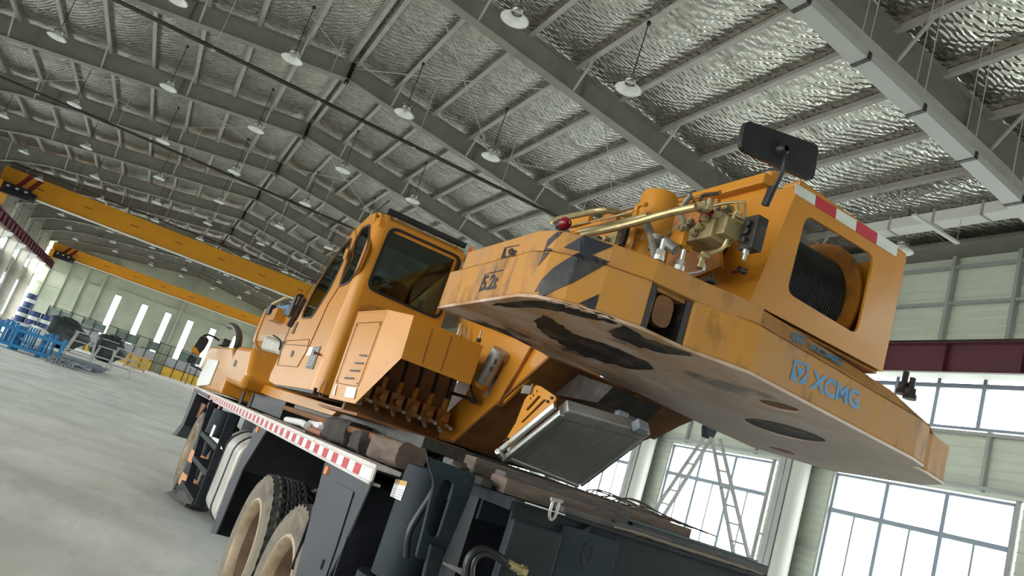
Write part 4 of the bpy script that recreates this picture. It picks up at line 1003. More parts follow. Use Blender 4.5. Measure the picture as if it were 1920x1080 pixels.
# cylinder behind the slot
m = MB(); m.cyl(at(938,657,x=1.74), at(905,716,x=1.74), .046, n=24); cyl = tb('silver_accumulator', m, M['alu'], smooth=True)
m = MB(); m.cyl(at(905,716,x=1.74), at(901,723,x=1.74), .048, n=24); tb('orange_clamp', m, M['orange'], cyl, smooth=True)
for i in range(2):
    m = MB(); m.obox(at(929-i*8, 678+i*14, x=1.69), (.003,0,0), (0,.009,0), (0,0,.014)); tb('clamp_hole', m, M['darkmetal'], cyl)
m = MB(); m.tube(px([(888,700),(882,715),(884,735),(892,748)], x=1.74), .007, 8); tb('black_hose', m, M['black'], smooth=True)
m = MB(); m.tube(px([(840,735),(865,742),(892,750)], x=1.76), .010, 8); m.obox(at(888,752,x=1.74), (.015,0,0), (0,.02,0), (0,0,.014)); tb('hose_union', m, M['darkmetal'], smooth=True)
# polished rods between cab and counterweight
for a, b in (((864,607),(858,628)), ((870,610),(866,630)), ((877,613),(873,636)), ((903,620),(898,640))):
    m = MB(); m.cyl(at(*a, x=1.9), at(*b, x=1.9), .009, n=12); tb('polished_rod', m, M['chrome'], smooth=True)
m = MB(); m.plate(px([(848,600),(912,622),(890,700),(840,640)], x=1.98), [], (.02,0,0)); tb('inner_web', m, M['orange'])
lump('tap_valve', at(898, 638, x=1.86), [('b',(0,0,0),(.012,.02,.012)), ('b',(-.01,-.03,.004),(.004,.03,.003))], M['darkmetal'])
# ------------------------------------------------------------------ oil cooler
A, B_, C_, D_ = at(1047,783,x=1.72), at(1200,822,x=2.18), at(1087,907,x=2.18), at(957,855,x=1.72)
m = MB(); nn_ = (B_-A).cross(D_-A).normalized(); nn_ = nn_ if nn_.y > 0 else -nn_
ud = (A-D_).normalized(); rd = (C_-D_).normalized()
rad = tb('oil_cooler', MB().plate([A, B_, C_, D_], [], nn_*.05), M['brown'])
for i in range(42):
    u = (i+.5)/42; p0 = D_.lerp(C_, u)-nn_*.003; p1 = A.lerp(B_, u)-nn_*.003
    m = MB(); m.bar(p0.lerp(p1, .01), p0.lerp(p1, .99), .0034, .006, nn_); tb('cooling_fin', m, M['steel'], rad)
for p0, p1, w_ in ((D_-ud*.012, C_-ud*.012, .024), (C_+rd*.008, B_+rd*.008, .018)):
    m = MB(); m.bar(p0+nn_*.02, p1+nn_*.02, w_, .07, nn_); tb('cooler_frame', m, M['alu'], rad, bevel=.004)
m = MB(); m.prism([A-nn_*.005, B_-nn_*.005+rd*.02, B_+ud*.06+rd*.02-nn_*.005, A+ud*.075-nn_*.005], nn_*.06); tb('header_tank', m, M['alu'], rad, bevel=.008)
m = MB(); m.bar(D_-rd*.02-ud*.03-nn_*.01, A-rd*.02+ud*.05-nn_*.01, .028, .03, nn_); m.bar(D_-rd*.05-ud*.02+nn_*.02, A-rd*.05+ud*.04+nn_*.02, .018, .03, nn_); m.tube([D_-rd*.03-ud*.03, D_-rd*.08-ud*.0], .016, 10); tb('side_tank', m, M['zinc'], rad, bevel=.005)
m = MB(); m.bar(B_+ud*.07-rd*.10, B_+ud*.07-rd*.03, .05, .05, nn_); m.obox(at(1162,790,x=2.1), (.03,0,0), (0,.02,0), (0,0,.05)); tb('filler_neck', m, M['mesh'], rad, bevel=.006)
# perforated orange hanger
def hp(a, b): return at(820+a/3, 560+b/3, x=1.66)
holes_ = [rpoly([hp(*q_) for q_ in s_], .02) for s_ in (((570,543),(583,550),(508,633),(498,622)), ((600,563),(614,570),(480,700),(470,695)))]
for c_ in ((541,545),(560,520),(525,562),(545,478+8),(625,580),(597,573+6),(648,560)): 
    cc = hp(*c_); holes_.append([cc+Vector((0,.007*math.cos(t), .007*math.sin(t))) for t in [i*PI/4 for i in range(8)]])
holes_ = holes_[:2]+[h for h in holes_[2:5]]
m = MB(); m.plate([hp(*q_) for q_ in ((530,480),(580,492),(662,548),(665,565),(640,600),(460,740),(400,818),(378,822),(385,790),(440,700),(490,570),(520,530))], holes_, (.008,0,0)); hg = tb('perforated_hanger', m, M['orange'])
m = MB(); m.obox(hp(512,515), (.012,0,0), (0,.045,0), (0,0,.02)); tb('hanger_foot', m, M['pipegrey'], hg)
for c_ in ((485,530),(548,487),(385,800),(625,580),(648,560),(400,790)):
    m = MB(); c0 = hp(*c_); m.cyl(c0, c0-Vector((.01,0,0)), .007, n=8); tb('bolt_head', m, M['darkmetal'], hg)
# ------------------------------------------------------------------ valve box beside the cab
P = dict(a=(671,587), b=(727,584), c=(665,757), d=(616,746))
XA = 1.10
A, B_, C_, D_ = [at(*P[k_], x=XA) for k_ in 'abcd']
E_, F_ = at(775,595,y=3.80), at(752,672,y=3.80); G_, H_ = at(905,652,y=3.80), at(882,722,y=3.80)
vb = tb('valve_box_side', MB().plate([A, B_, C_, D_], [], (.012,0,0)), M['orange'], bevel=.002)
m = MB(); m.add([B_, C_, F_, E_, B_+Vector((.01,.01,0)), C_+Vector((.01,.01,0)), F_+Vector((0,.012,0)), E_+Vector((0,.012,0))], [(0,1,2,3),(7,6,5,4),(0,4,5,1),(1,5,6,2),(2,6,7,3),(3,7,4,0)]); tb('valve_box_corner', m, M['orange'])
m = MB(); m.plate([E_, F_, H_, G_], [], (0,.012,0)); vr = tb('valve_box_rear', m, M['orange_rear'] if 'orange_rear' in M else M['orange'])
m = MB(); m.prism([A, B_, E_, G_, Vector((G_.x, 4.6, A.z)), ], (0,0,.01)); tb('valve_box_lid', m, M['orange'])
for u in (.28, .55):
    m = MB(); m.bar(E_.lerp(G_, u)+Vector((0,-.001,-.01)), F_.lerp(H_, u)+Vector((0,-.001,.01)), .003, .003, (0,1,0)); tb('panel_seam', m, M['brown'], vr)
def vp(a, b): return at(480+a/4, 580+b/4, x=XA-.004)
for i, (a, b) in enumerate(((803,347),(772,404),(741,461),(700,517))):
    w_ = 28+4*min(i, 2); m = MB(); m.plate([vp(a-w_,b-3), vp(a-w_+6,b-9), vp(a+w_,b-5), vp(a+w_-3,b+6), vp(a-w_,b+3)], [], (-.002,0,0)); tb('vent_slot', m, M['black'], vb)
def seam(pts, par, conv, w_=1.1, mt=None):
    m = MB()
    for p0, p1 in zip(pts, pts[1:]): m.bar(conv(*p0), conv(*p1), .003, .003, (1,0,0))
    tb('panel_seam', m, mt or M['brown'], par)
seam([(758,103),(942,92)], vb, vp); seam([(600,550),(765,578)], vb, vp); seam([(758,103),(600,550)], vb, vp); seam([(942,92),(765,578)], vb, vp)
for q_ in ((760,120),(930,112),(608,538),(762,556)):
    m = MB(); m.cyl(vp(*q_), vp(*q_)-Vector((.004,0,0)), .005, n=8); tb('screw', m, M['darkmetal'], vb)
m = MB(); m.plate([vp(*q_) for q_ in ((682,580),(755,590),(735,670),(660,655))], [], (-.001,0,0)); lb = tb('white_label', m, M['label'], vb)
m = MB(); m.plate([vp(*q_) for q_ in ((600,565),(607,567),(588,645),(574,642))], [], (-.001,0,0)); tb('thin_label', m, M['label'], vb)
# the valves inside
for i in range(6):
    a_ = 985+i*0; c0 = Vector((1.20+i*.10, 4.28, 1.72)); m = MB(); m.obox(c0, (.04,0,0), (0,.05,0), (0,0,.05)); m.cyl(c0+Vector((0,-.05,0)), c0+Vector((0,-.10,0)), .022, n=12); m.cyl(c0+Vector((0,-.02,.05)), c0+Vector((0,-.02,.12)), .018, n=10)
    tb('spool_valve', m, M['orange_in'], bevel=.004)
    m = MB(); m.tube([c0+Vector((0,-.02,.10)), c0+Vector((.01,.02,.25)), c0+Vector((0,.1,.45))], .012, 8); tb('hose', m, M['darkmetal'], smooth=True)
    m = MB(); m.cyl(c0+Vector((.01,-.10,-.03)), c0+Vector((.02,-.17,-.045)), .009, n=8); m.cyl(c0+Vector((-.02,-.08,-.05)), c0+Vector((-.02,-.13,-.075)), .011, n=8); tb('fitting', m, M['zinc'], smooth=True)
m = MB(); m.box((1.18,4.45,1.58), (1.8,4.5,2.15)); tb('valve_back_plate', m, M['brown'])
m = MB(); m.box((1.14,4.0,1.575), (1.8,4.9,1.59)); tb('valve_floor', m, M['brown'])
# ------------------------------------------------------------------ operator cab
CX0, CX1, CYR = 1.10, 1.80, 5.02
prof = [(5.05,1.66), (5.02,1.80), (5.02,2.80), (5.06,2.90), (5.16,2.955), (5.30,2.965), (5.65,2.90), (6.09,2.69), (6.40,2.46), (6.64,2.05), (6.79,1.735), (6.75,1.67), (6.42,1.65)]
RR = .085
side_prof = [(max(y, CYR+RR), z) for y, z in prof]
def sx_(x, pts): return [Vector((x, y, z)) for y, z in pts]
def cq(*q_, x=CX0): return [at(a, b, x=x) for a, b in q_]
def c1(*q_): return [(440+a/4, 380+b/4) for a, b in q_]
door_win = rpoly(cq(*c1((880,258),(868,330),(720,640),(580,862),(505,868),(520,800),(600,640),(700,480),(800,340))), .05, 3)
quarter = rpoly(cq(*c1((1020,165),(1000,330),(930,500),(860,600),(785,632),(830,480),(900,300),(960,190))), .04, 3)
m = MB(); m.plate(sx_(CX0, side_prof), [door_win, quarter], (.015,0,0)); cab = tb('operator_cab', m, M['orange'])
m = MB(); m.plate(sx_(CX1, side_prof), [rpoly([(CX1,5.3,2.25),(CX1,6.2,2.25),(CX1,5.95,2.6),(CX1,5.3,2.8)], .05)], (-.015,0,0)); tb('cab_inner_side', m, M['cabin'], cab)
# rear wall with its big window; rounded left and right corners; roof and windscreen
rw = [at(733,424,y=CYR), at(866,484,y=CYR), at(822,600,y=CYR), at(686,540,y=CYR)]
rwo = rpoly(rw, .07, 6)
m = MB(); m.plate([(CX0+RR,CYR,1.80), (CX1-RR,CYR,1.80), (CX1-RR,CYR,2.80), (CX0+RR,CYR,2.80)], [rwo], (0,.015,0)) if False else None
rear_out = [(CX0+RR,CYR,1.66), (CX1-RR,CYR,1.66), (CX1-RR,CYR,2.88), (CX0+RR,CYR,2.88)]
xs_ = [v.x for v in rwo]; 
m = MB(); m.plate([(min(CX0+RR, min(xs_)-.02),CYR,1.66), (max(CX1-.04, max(xs_)+.02),CYR,1.66), (max(CX1-.04, max(xs_)+.02),CYR,2.90), (min(CX0+RR, min(xs_)-.02),CYR,2.90)], [rwo], (0,.015,0)); tb('cab_rear_wall', m, M['orange'], cab)
for s, xc in ((1, CX0+RR), (-1, CX1-RR)):
    m = MB(); n_ = 8
    for zz, r_ in ((1.66, RR), (2.86, RR), (2.91, RR*.85), (2.95, RR*.5), (2.965, RR*.1)):
        for i in range(n_+1):
            a = PI/2*i/n_; m.v.append(Vector((xc-s*r_*math.cos(a), CYR+RR-r_*math.sin(a), zz))); 
    for j in range(4):
        for i in range(n_): k0 = j*(n_+1)+i; m.f.append([k0, k0+1, k0+n_+2, k0+n_+1]); m.m.append(0)
    tb('cab_corner', m, M['orange'], cab, smooth=60)
m = MB(); rp = [(5.02,2.86), (5.05,2.92), (5.10,2.955), (5.16,2.965), (5.30,2.968), (5.55,2.925)]
for (y0_, z0_), (y1_, z1_) in zip(rp, rp[1:]): m.prism([(CX0+.02,y0_,z0_), (CX1-.02,y0_,z0_), (CX1-.02,y1_,z1_), (CX0+.02,y1_,z1_)], (0,.004,-.02))
tb('cab_roof', m, M['orange'], cab, smooth=50)
fp = [(5.65,2.90), (6.09,2.69), (6.40,2.46), (6.64,2.05)]
m = MB(); m.prism([(CX0+.02,5.55,2.92),(CX1-.02,5.55,2.92),(CX1-.02,5.65,2.895),(CX0+.02,5.65,2.895)], (0,0,-.015)); m.prism([(CX0,6.64,2.05),(CX1,6.64,2.05),(CX1,6.78,1.735),(CX0,6.78,1.735)], (0,-.02,0)); tb('cab_front_panel', m, M['orange'], cab)
m = MB()
for (y0_, z0_), (y1_, z1_) in zip(fp, fp[1:]): m.add([(CX0+.05,y0_,z0_), (CX1-.05,y0_,z0_), (CX1-.05,y1_,z1_), (CX0+.05,y1_,z1_)], [(0,1,2,3)])
tb('windscreen', m, M['cabglass'], cab)
for x in (CX0+.02, CX1-.05):
    m = MB()
    for (y0_, z0_), (y1_, z1_) in zip(fp, fp[1:]): m.bar((x+.015,y0_,z0_-.01), (x+.015,y1_,z1_-.01), .03, .03)
    tb('windscreen_pillar', m, M['orange'], cab)
m = MB(); m.box((CX0+.01,CYR+.02,1.64), (CX1-.01,6.5,1.68)); tb('cab_floor', m, M['darkmetal'], cab)
m = MB(); m.box((CX0+.016,5.3,1.7), (CX0+.022,6.4,2.1)); m.box((CX1-.024,5.1,1.7), (CX1-.018,6.4,2.2)); tb('cab_lining', m, M['cabin'], cab)
# glass with rubber seals
def inset(poly, d):
    c_ = sum(poly, Vector())/len(poly); return [p_+(c_-p_).normalized()*d for p_ in poly]
def seal(poly, w_, off, nm='window_seal', mt=None):
    off = Vector(off); m = MB(); inn = inset(poly, w_); m.plate([p_+off for p_ in poly], [[p_+off for p_ in inn]], off*.8); tb(nm, m, mt or M['black'], cab)
    return inn
i1 = seal(inset(rwo, -.006), .024, (0,-.006,0)); m = MB(); m.plate([p_+Vector((0,.004,0)) for p_ in i1], [], (0,.004,0)); tb('rear_window', m, M['cabglass'], cab)
i2 = seal(inset(door_win, -.008), .014, (-.004,0,0)); m = MB(); m.plate([p_+Vector((.004,0,0)) for p_ in i2], [], (.003,0,0)); tb('door_window', m, M['cabglass'], cab)
i3 = seal(inset(quarter, -.006), .014, (-.004,0,0)); m = MB(); m.plate([p_+Vector((.004,0,0)) for p_ in i3], [], (.003,0,0)); tb('quarter_window', m, M['cabglass'], cab)
# door outline, handles, hatch
m = MB()
dl = [at(*q_, x=CX0-.003) for q_ in c1((905,190),(880,205),(800,280),(700,420),(600,590),(500,740),(430,900),(365,1060),(560,1075),(700,760),(800,600),(880,420),(912,250))]
for p0, p1 in zip(dl, dl[1:]+dl[:1]): m.bar(p0, p1, .005, .006, (1,0,0))
tb('door_seam', m, M['brown'], cab)
m = MB(); a = c1((865,345),(845,350),(820,425),(838,425)); m.plate([at(*q_, x=CX0-.012) for q_ in a], [], (-.012,0,0)); tb('door_handle', m, M['orange'], cab, bevel=.004)
m = MB(); a = c1((478,893),(462,900),(428,980),(440,985)); m.plate([at(*q_, x=CX0-.003) for q_ in a], [], (-.004,0,0)); tb('latch_recess', m, M['darkmetal'], cab)
def c2(*q_): return [(480+a/4, 580+b/4) for a, b in q_]
m = MB(); hq = [at(*q_, x=CX0-.003) for q_ in c2((235,235),(400,225),(385,300),(310,432),(160,418),(205,240))]
for p0, p1 in zip(hq, hq[1:]+hq[:1]): m.bar(p0, p1, .004, .005, (1,0,0))
tb('hatch_seam', m, M['brown'], cab)
m = MB(); m.plate([at(*q_, x=CX0-.003) for q_ in c2((283,308),(270,312),(254,352),(262,358),(275,345))], [], (-.003,0,0)); tb('hatch_lock', m, M['darkmetal'], cab)
m = MB(); m.plate([at(*q_, x=CX0-.003) for q_ in c2((435,285),(488,278),(425,450),(372,440))], [], (-.002,0,0)); ld = tb('load_chart', m, M['ink'], cab)
for i in range(7):
    for j in range(2):
        u = i/7; a = 448-58*u+j*18; b = 298+150*u*.92
        m = MB(); m.plate([at(480+(a+dx)/4, 580+(b+dy)/4, x=CX0-.0055) for dx, dy in ((-8,-6),(5,-7),(1,5),(-12,6))], [], (-.001,0,0)); tb('chart_cell', m, M['alu'], ld)
m = MB(); m.plate([at(*q_, x=CX0-.003) for q_ in c2((400,285),(432,285),(410,345),(375,350))], [], (-.002,0,0)); tb('white_label', m, M['label'], cab)
m = MB(); a = at(480+485/4, 580+342/4, x=CX0); m.cyl(a, a-Vector((.04,0,0)), .008, n=8); m.cyl(a-Vector((.04,0,0)), a-Vector((.05,0,0)), .014, n=10); tb('door_stop', m, M['brown'], cab)
m = MB(); cc = at(606, 728, x=CX0-.002)
for i in range(16):
    a0, a1 = i*PI/8, (i+1)*PI/8; m.bar(cc+Vector((0,.07*math.cos(a0),.055*math.sin(a0))), cc+Vector((0,.07*math.cos(a1),.055*math.sin(a1))), .004, .004, (1,0,0))
tb('round_cover_seam', m, M['brown'], cab)
m = MB(); m.prism([at(*q_, y=CYR-.002) for q_ in ((672,575),(693,570),(735,583),(733,588),(690,586),(670,595))], (0,-.004,0)); tb('wall_pressing', m, M['orange_in'], cab)
# seat and console
m = MB(); m.box((1.28,5.35,1.85), (1.66,5.75,2.0)); m.prism(rpoly([(1.30,5.30,2.0),(1.64,5.30,2.0),(1.62,5.24,2.42),(1.54,5.22,2.58),(1.40,5.22,2.58),(1.32,5.24,2.42)], .06), (0,.11,0)); tb('driver_seat', m, M['seat'], cab, bevel=.03)
m = MB(); m.box((1.30,6.2,1.7), (1.6,6.45,2.25)); m.tube([(1.45,6.2,2.2),(1.45,6.05,2.32)], .02, 8); m.box((1.18,5.4,2.0), (1.24,5.8,2.06)); tb('console', m, M['cabin'], cab, bevel=.01)
# sun rail on the cab roof
m = MB(); m.tube([(1.16,6.0,2.83), (1.14,5.55,3.02), (1.14,5.08,3.05)], .007, 6); m.tube([(1.14,5.08,3.05), (1.14,5.08,3.05), (1.80,5.06,3.02), (1.80,5.06,2.95)], .011, 6, smooth=0); m.box((1.16,5.06,2.965), (1.78,5.10,3.0)); tb('roof_rail', m, M['black'], cab)
m = MB(); m.cyl((1.84,5.1,2.93), (1.84,5.1,3.0), .02, n=12); tb('small_marker', m, M['amber'], cab)
# orange skirts in front of and under the cab
m = MB(); m.prism([at(*q_, x=1.32) for q_ in c2((-60,600),(0,540),(170,600),(640,740),(570,795),(130,662),(0,612))], (.5,0,0)); tb('front_skirt', m, M['orange'])
# ------------------------------------------------------------------ boom
m = MB(); bz0, bz1 = 2.40, 3.14; bx0, bx1 = 1.93, 2.55
sec = [(bx0+.10,bz0), (bx0+.02,bz0+.10), (bx0,bz0+.2), (bx0,bz1-.03), (bx0+.03,bz1), (bx1-.03,bz1), (bx1,bz1-.03), (bx1,bz0+.2), (bx1-.02,bz0+.10), (bx1-.10,bz0)]
m.prism([Vector((x, 4.0, z-.22)) for x, z in sec], (0, 11.2, .22)); boom = tb('telescopic_boom', m, M['orange'], bevel=.03)
m = MB(); m.prism([Vector((x+(-.02 if x < 2.2 else .02), 14.9, z-.006+(-.02 if z < 2.8 else .02))) for x, z in sec], (0, .3, 0)); tb('boom_collar', m, M['orange'], boom)
m = MB(); m.box((bx0-.07,12.5,2.95), (bx0,13.4,2.97)); m.box((bx0-.16,12.6,2.75), (bx0,13.1,2.95)); tb('boom_bracket', m, M['orange'], boom)
lump('auxiliary_hook_gear', at(556, 580, x=1.62), [('b',(0,0,0),(.08,.12,.12)), ('c',(-.02,.1,.1),(-.02,-.1,.14),.06), ('c',(0,-.05,-.1),(0,.05,-.22),.04), ('b',(0,-.16,.08),(.06,.06,.06))], M['darkmetal'], boom)
lump('black_junction_box', at(507, 581, x=1.88), [('b',(0,0,0),(.04,.22,.08))], M['black'], boom)
m = MB(); m.plate([at(*q_, x=1.88) for q_ in ((520,575),(542,571),(540,588),(517,592))], [], (.02,0,0)); bp_ = tb('blue_plate', m, M['blue'], boom)
m = MB(); m.plate([at(*q_, x=1.87) for q_ in ((524,579),(531,578),(530,586),(523,587))], [], (.005,0,0)); tb('plate_mark', m, M['black'], bp_)
m = MB(); m.tube([at(*q_, x=1.86) for q_ in ((552,566),(541,580),(541,592),(550,597))], .012, 6); tb('coiled_hose', m, M['darkmetal'], boom, smooth=True)
m = MB(); m.bar(at(510,571,x=1.86), at(537,558,x=1.86), .04, .04); tb('boom_lug', m, M['woodlight'], boom)
# ------------------------------------------------------------------ carrier: deck, cabs, chassis
ZD = 1.395; XT = 1.06
deckm = MB(); deckm.box((XT+.02, 3.2, ZD-.03), (3.58, 12.6, ZD-.012)); tb('carrier_deck', deckm, M['darkmetal'])
m = MB(); m.box((XT, 3.18, ZD-.02), (XT+.12, 12.55, ZD)); m.box((XT, 3.18, ZD-.075), (XT+.012, 12.55, ZD-.02)); m.box((XT-.006, 3.18, ZD-.085), (XT+.05, 12.55, ZD-.073)); edge = tb('deck_edge_rail', m, M['white'], bevel=.003)
y = 3.36
i = 0
m = MB(); m.box((XT-.003, 3.19, ZD-.072), (XT, 12.5, ZD-.022)); tb('white_tape', m, M['refl'], edge)
while y < 12.4:
    m = MB(); m.box((XT-.005, y, ZD-.070), (XT-.003, y+.095, ZD-.024)); tb('red_tape', m, M['red'], edge); y += .205
m = MB(); m.box((1.9,3.0,.85), (2.0,12.4,1.36)); m.box((2.7,3.0,.85), (2.8,12.4,1.36)); m.box((1.9,3.0,.83), (2.8,12.4,.86)); tb('chassis_frame', m, M['slate'])
# slewing ring with teeth
ring = tb('slewing_ring', MB().lathe((2.32,4.95,1.40), (0,0,1), [(0,.62),(0,.66),(.10,.66),(.10,.60),(.17,.60),(.17,.5)], 60), M['darkmetal'], smooth=True)
for i in range(84):
    a = 2*PI*i/84
    if math.cos(a-PI*1.2) < -.35: continue
    c0 = Vector((2.32+.675*math.cos(a), 4.95+.675*math.sin(a), 1.45)); m = MB()
    m.obox(c0, (.018*math.cos(a), .018*math.sin(a), 0), (-.011*math.sin(a), .011*math.cos(a), 0), (0,0,.045)); tb('gear_tooth', m, M['darkmetal'], ring)
m = MB(); m.box((1.35,3.5,1.52), (2.9,6.6,1.575)); tb('turntable_plate', m, M['darkmetal'])
m = MB(); m.cyl((1.22,3.5,1.50),(1.22,6.3,1.50), .02, n=8); tb('drive_rod', m, M['brown'], smooth=True)
# carrier cab far ahead, hydraulic tank, headboard
def boxy(name, pts, x0, x1, mt, parent=None, bev=.03):
    m = MB(); m.prism([at(a, b, x=x0) for a, b in pts], (x1-x0, 0, 0)); return tb(name, m, mt, parent, bevel=bev, bseg=3)
cc_ = boxy('carrier_cab', [(368,722),(386,664),(396,650),(436,651),(438,668),(412,738)], 1.10, 1.85, M['orange'])
m = MB(); m.plate(rpoly([at(*q_, x=1.095) for q_ in ((392,673),(411,677),(393,722),(369,724),(372,712))], .05), [], (-.012,0,0)); tb('white_panel', m, M['label'], cc_)
tk = boxy('hydraulic_tank', [(447,647),(473,650),(462,700),(447,727),(416,713),(432,680)], 1.10, 1.95, M['orange'], bev=.06)
m = MB(); m.plate([at(*q_, x=1.095) for q_ in ((441,674),(444,676),(440,687),(436,686))], [], (-.004,0,0)); tb('tank_latch', m, M['darkmetal'], tk)
m = MB(); m.prism([at(*q_, x=1.5) for q_ in ((497,628),(526,640),(518,665),(487,655))], (.35,0,0)); jt = tb('washer_bottle', m, M['plastic'], bevel=.04, bseg=3)
m = MB(); m.tube([at(*q_, x=1.48) for q_ in ((513,629),(520,633),(528,641),(524,655))], .012, 6); tb('bottle_hose', m, M['black'], jt, smooth=True)
m = MB(); m.box((1.5,9.0,1.40), (2.4,12.2,1.9)); m.box((1.35,7.0,1.40), (2.6,8.8,1.62)); tb('engine_cover', m, M['black'])
m = MB(); m.tube([at(*q_, x=1.35) for q_ in ((438,672),(447,645),(449,628),(442,613),(432,610),(430,614))], .055, 12); tb('intake_snorkel', m, mat('bronze black plastic', (.05,.035,.028), .3), smooth=True)
# left driving mirror
ml = MB(); mq = [at(*q_, y=12.3) for q_ in ((378,628),(394,636),(384,655),(371,668),(357,660))]
ml.plate(rpoly(mq, .05), [], (0,.05,0)); mm = tb('driving_mirror', ml, M['black'], bevel=.01)
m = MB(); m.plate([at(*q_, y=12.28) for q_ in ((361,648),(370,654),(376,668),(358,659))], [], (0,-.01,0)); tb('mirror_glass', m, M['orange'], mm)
m = MB(); m.plate(rpoly([at(*q_, y=12.3) for q_ in ((356,664),(371,672),(363,684),(348,678))], .04), [], (0,.05,0)); tb('wide_angle_mirror', m, M['black'], mm, bevel=.01)
m = MB(); m.tube([at(*q_, y=12.32) for q_ in ((381,630),(390,627),(402,632),(409,637),(412,640))], .016, 8); m.tube([at(*q_, y=12.32) for q_ in ((357,684),(370,690),(378,695))], .014, 8); tb('mirror_arm', m, M['black'], mm, smooth=True)
lump('mirror_base', at(420,643,x=1.15), [('b',(0,0,0),(.05,.3,.05))], M['darkmetal'], mm)
m = MB(); m.tube([at(*q_, y=12.32) for q_ in ((358,690),(352,708),(347,720))], .008, 6); tb('marker_rod', m, M['black'], mm, smooth=True)
# ------------------------------------------------------------------ wheels
def wheel_mb(R, W):
    m = MB(); na = 168; cols = 22
    prof = []
    # sidewall rings then tread
    def rad(t, a):                       # t across the tread -1..1
        zig = .16*abs(((a*42/(2*PI)) % 1)-.5)*4-.16
        g = 0
        for c_ in (-.36, 0, .36):
            if abs(t-c_-zig) < .055: g = 1
        if abs(t) > .70 and ((a*42/(2*PI)+(.25 if t > 0 else .75)) % 1) < .30: g = 1
        return R-.018*g-.012*max(0, abs(t)-.7)/.3
    rings = []
    for s in (-1,):
        rings += [(-W/2+.012, R*.60, 1), (-W/2-.008, R*.66, 1), (-W/2-.022, R*.78, 1), (-W/2-.016, R*.90, 1), (-W/2+.004, R*.955, 1)]
    nt_ = 34
    ts = [-1+2*i/nt_ for i in range(nt_+1)]
    back = [(W/2-.004, R*.955, 1), (W/2+.016, R*.90, 1), (W/2+.022, R*.78, 1), (W/2-.012, R*.60, 1)]
    vs = []; total = len(rings)+len(ts)+len(back)
    for x, r_, _ in rings:
        for i in range(na): a = 2*PI*i/na; vs.append((x, r_*math.cos(a), r_*math.sin(a)))
    for t in ts:
        for i in range(na): a = 2*PI*i/na; r_ = rad(t, a); vs.append((t*W/2*.97, r_*math.cos(a), r_*math.sin(a)))
    for x, r_, _ in back:
        for i in range(na): a = 2*PI*i/na; vs.append((x, r_*math.cos(a), r_*math.sin(a)))
    fs = []; mi = []
    for j in range(total-1):
        for i in range(na):
            fs.append((j*na+i, j*na+(i+1) % na, (j+1)*na+(i+1) % na, (j+1)*na+i)); mi.append(1 if j < len(rings) else 0)
    m.v = [Vector(v) for v in vs]; m.f = [list(f) for f in fs]; m.m = mi
    return m
TRd, TW = .51, .27
def make_wheel(cx, cy, cz, inner=False):
    q = wheel_mb(TRd, TW); q.v = [v+Vector((cx, cy, cz)) for v in q.v]
    t = tb('wheel', q, [M['rubber'], M['tyre_side']])
    q = MB(); c0 = (cx, cy, cz)
    q.lathe(c0, (1,0,0), [(-.120,.345),(-.145,.338),(-.148,.322),(-.128,.306),(-.085,.298)], 56)
    q.lathe(c0, (1,0,0), [(-.128,.335),(-.10,.31),(.10,.31),(.13,.335)], 40)
    rm = tb('rim', q, M['rim'], t, smooth=50)
    q = MB(); q.lathe(c0, (1,0,0), [(-.085,.298),(.05,.288),(.065,.22),(.05,.12),(.01,.10),(.0,.0001)], 48); tb('wheel_disc', q, M['rimdark'], t, smooth=50)
    for i in range(10):
        a = 2*PI*i/10; b0 = Vector((cx+.065, cy+.17*math.cos(a), cz+.17*math.sin(a))); q = MB(); q.cyl(b0, b0-Vector((.035,0,0)), .014, n=6); tb('wheel_nut', q, M['rim'], t)
    for i in range(10):
        a = 2*PI*(i+.5)/10; b0 = Vector((cx+.061, cy+.235*math.cos(a), cz+.235*math.sin(a))); q = MB(); q.cyl(b0, b0-Vector((.003,0,0)), .022, n=12); tb('hand_hole', q, M['black'], t)
    q = MB(); q.cyl((cx+.02,cy,cz), (cx-.06,cy,cz), .075, n=20); tb('hub', q, M['rim'], t, bevel=.01)
    return t
XW = XT+.02+TW/2+.02
wy = [(XW, 4.21), (XW, 5.30), (XW+.06, 11.05), (XW+.10, 9.72)]
w0 = make_wheel(XW, 4.21, gz(4.21)+TRd); KIDS[w0] = [o for o in bpy.data.objects if o.parent == w0]
def cp_wheel(x, y):
    c = copy_tree(w0, truck); c.location = w0.location+Vector((x-XW, y-4.21, gz(y)-gz(4.21))); return c
for x, y in wy[1:]: cp_wheel(x, y)
cp_wheel(XW+.34, 4.21); cp_wheel(XW+.34, 5.30)
for x in (3.42, 3.08):
    for y in (4.21, 5.30): cp_wheel(x, y)
cp_wheel(3.40, 11.05); cp_wheel(3.40, 9.72)
for y in (4.21, 5.30, 9.72, 11.05):
    m = MB(); m.cyl((1.45, y, gz(y)+TRd), (3.25, y, gz(y)+TRd), .09, n=14); tb('axle', m, M['darkmetal'], smooth=True)
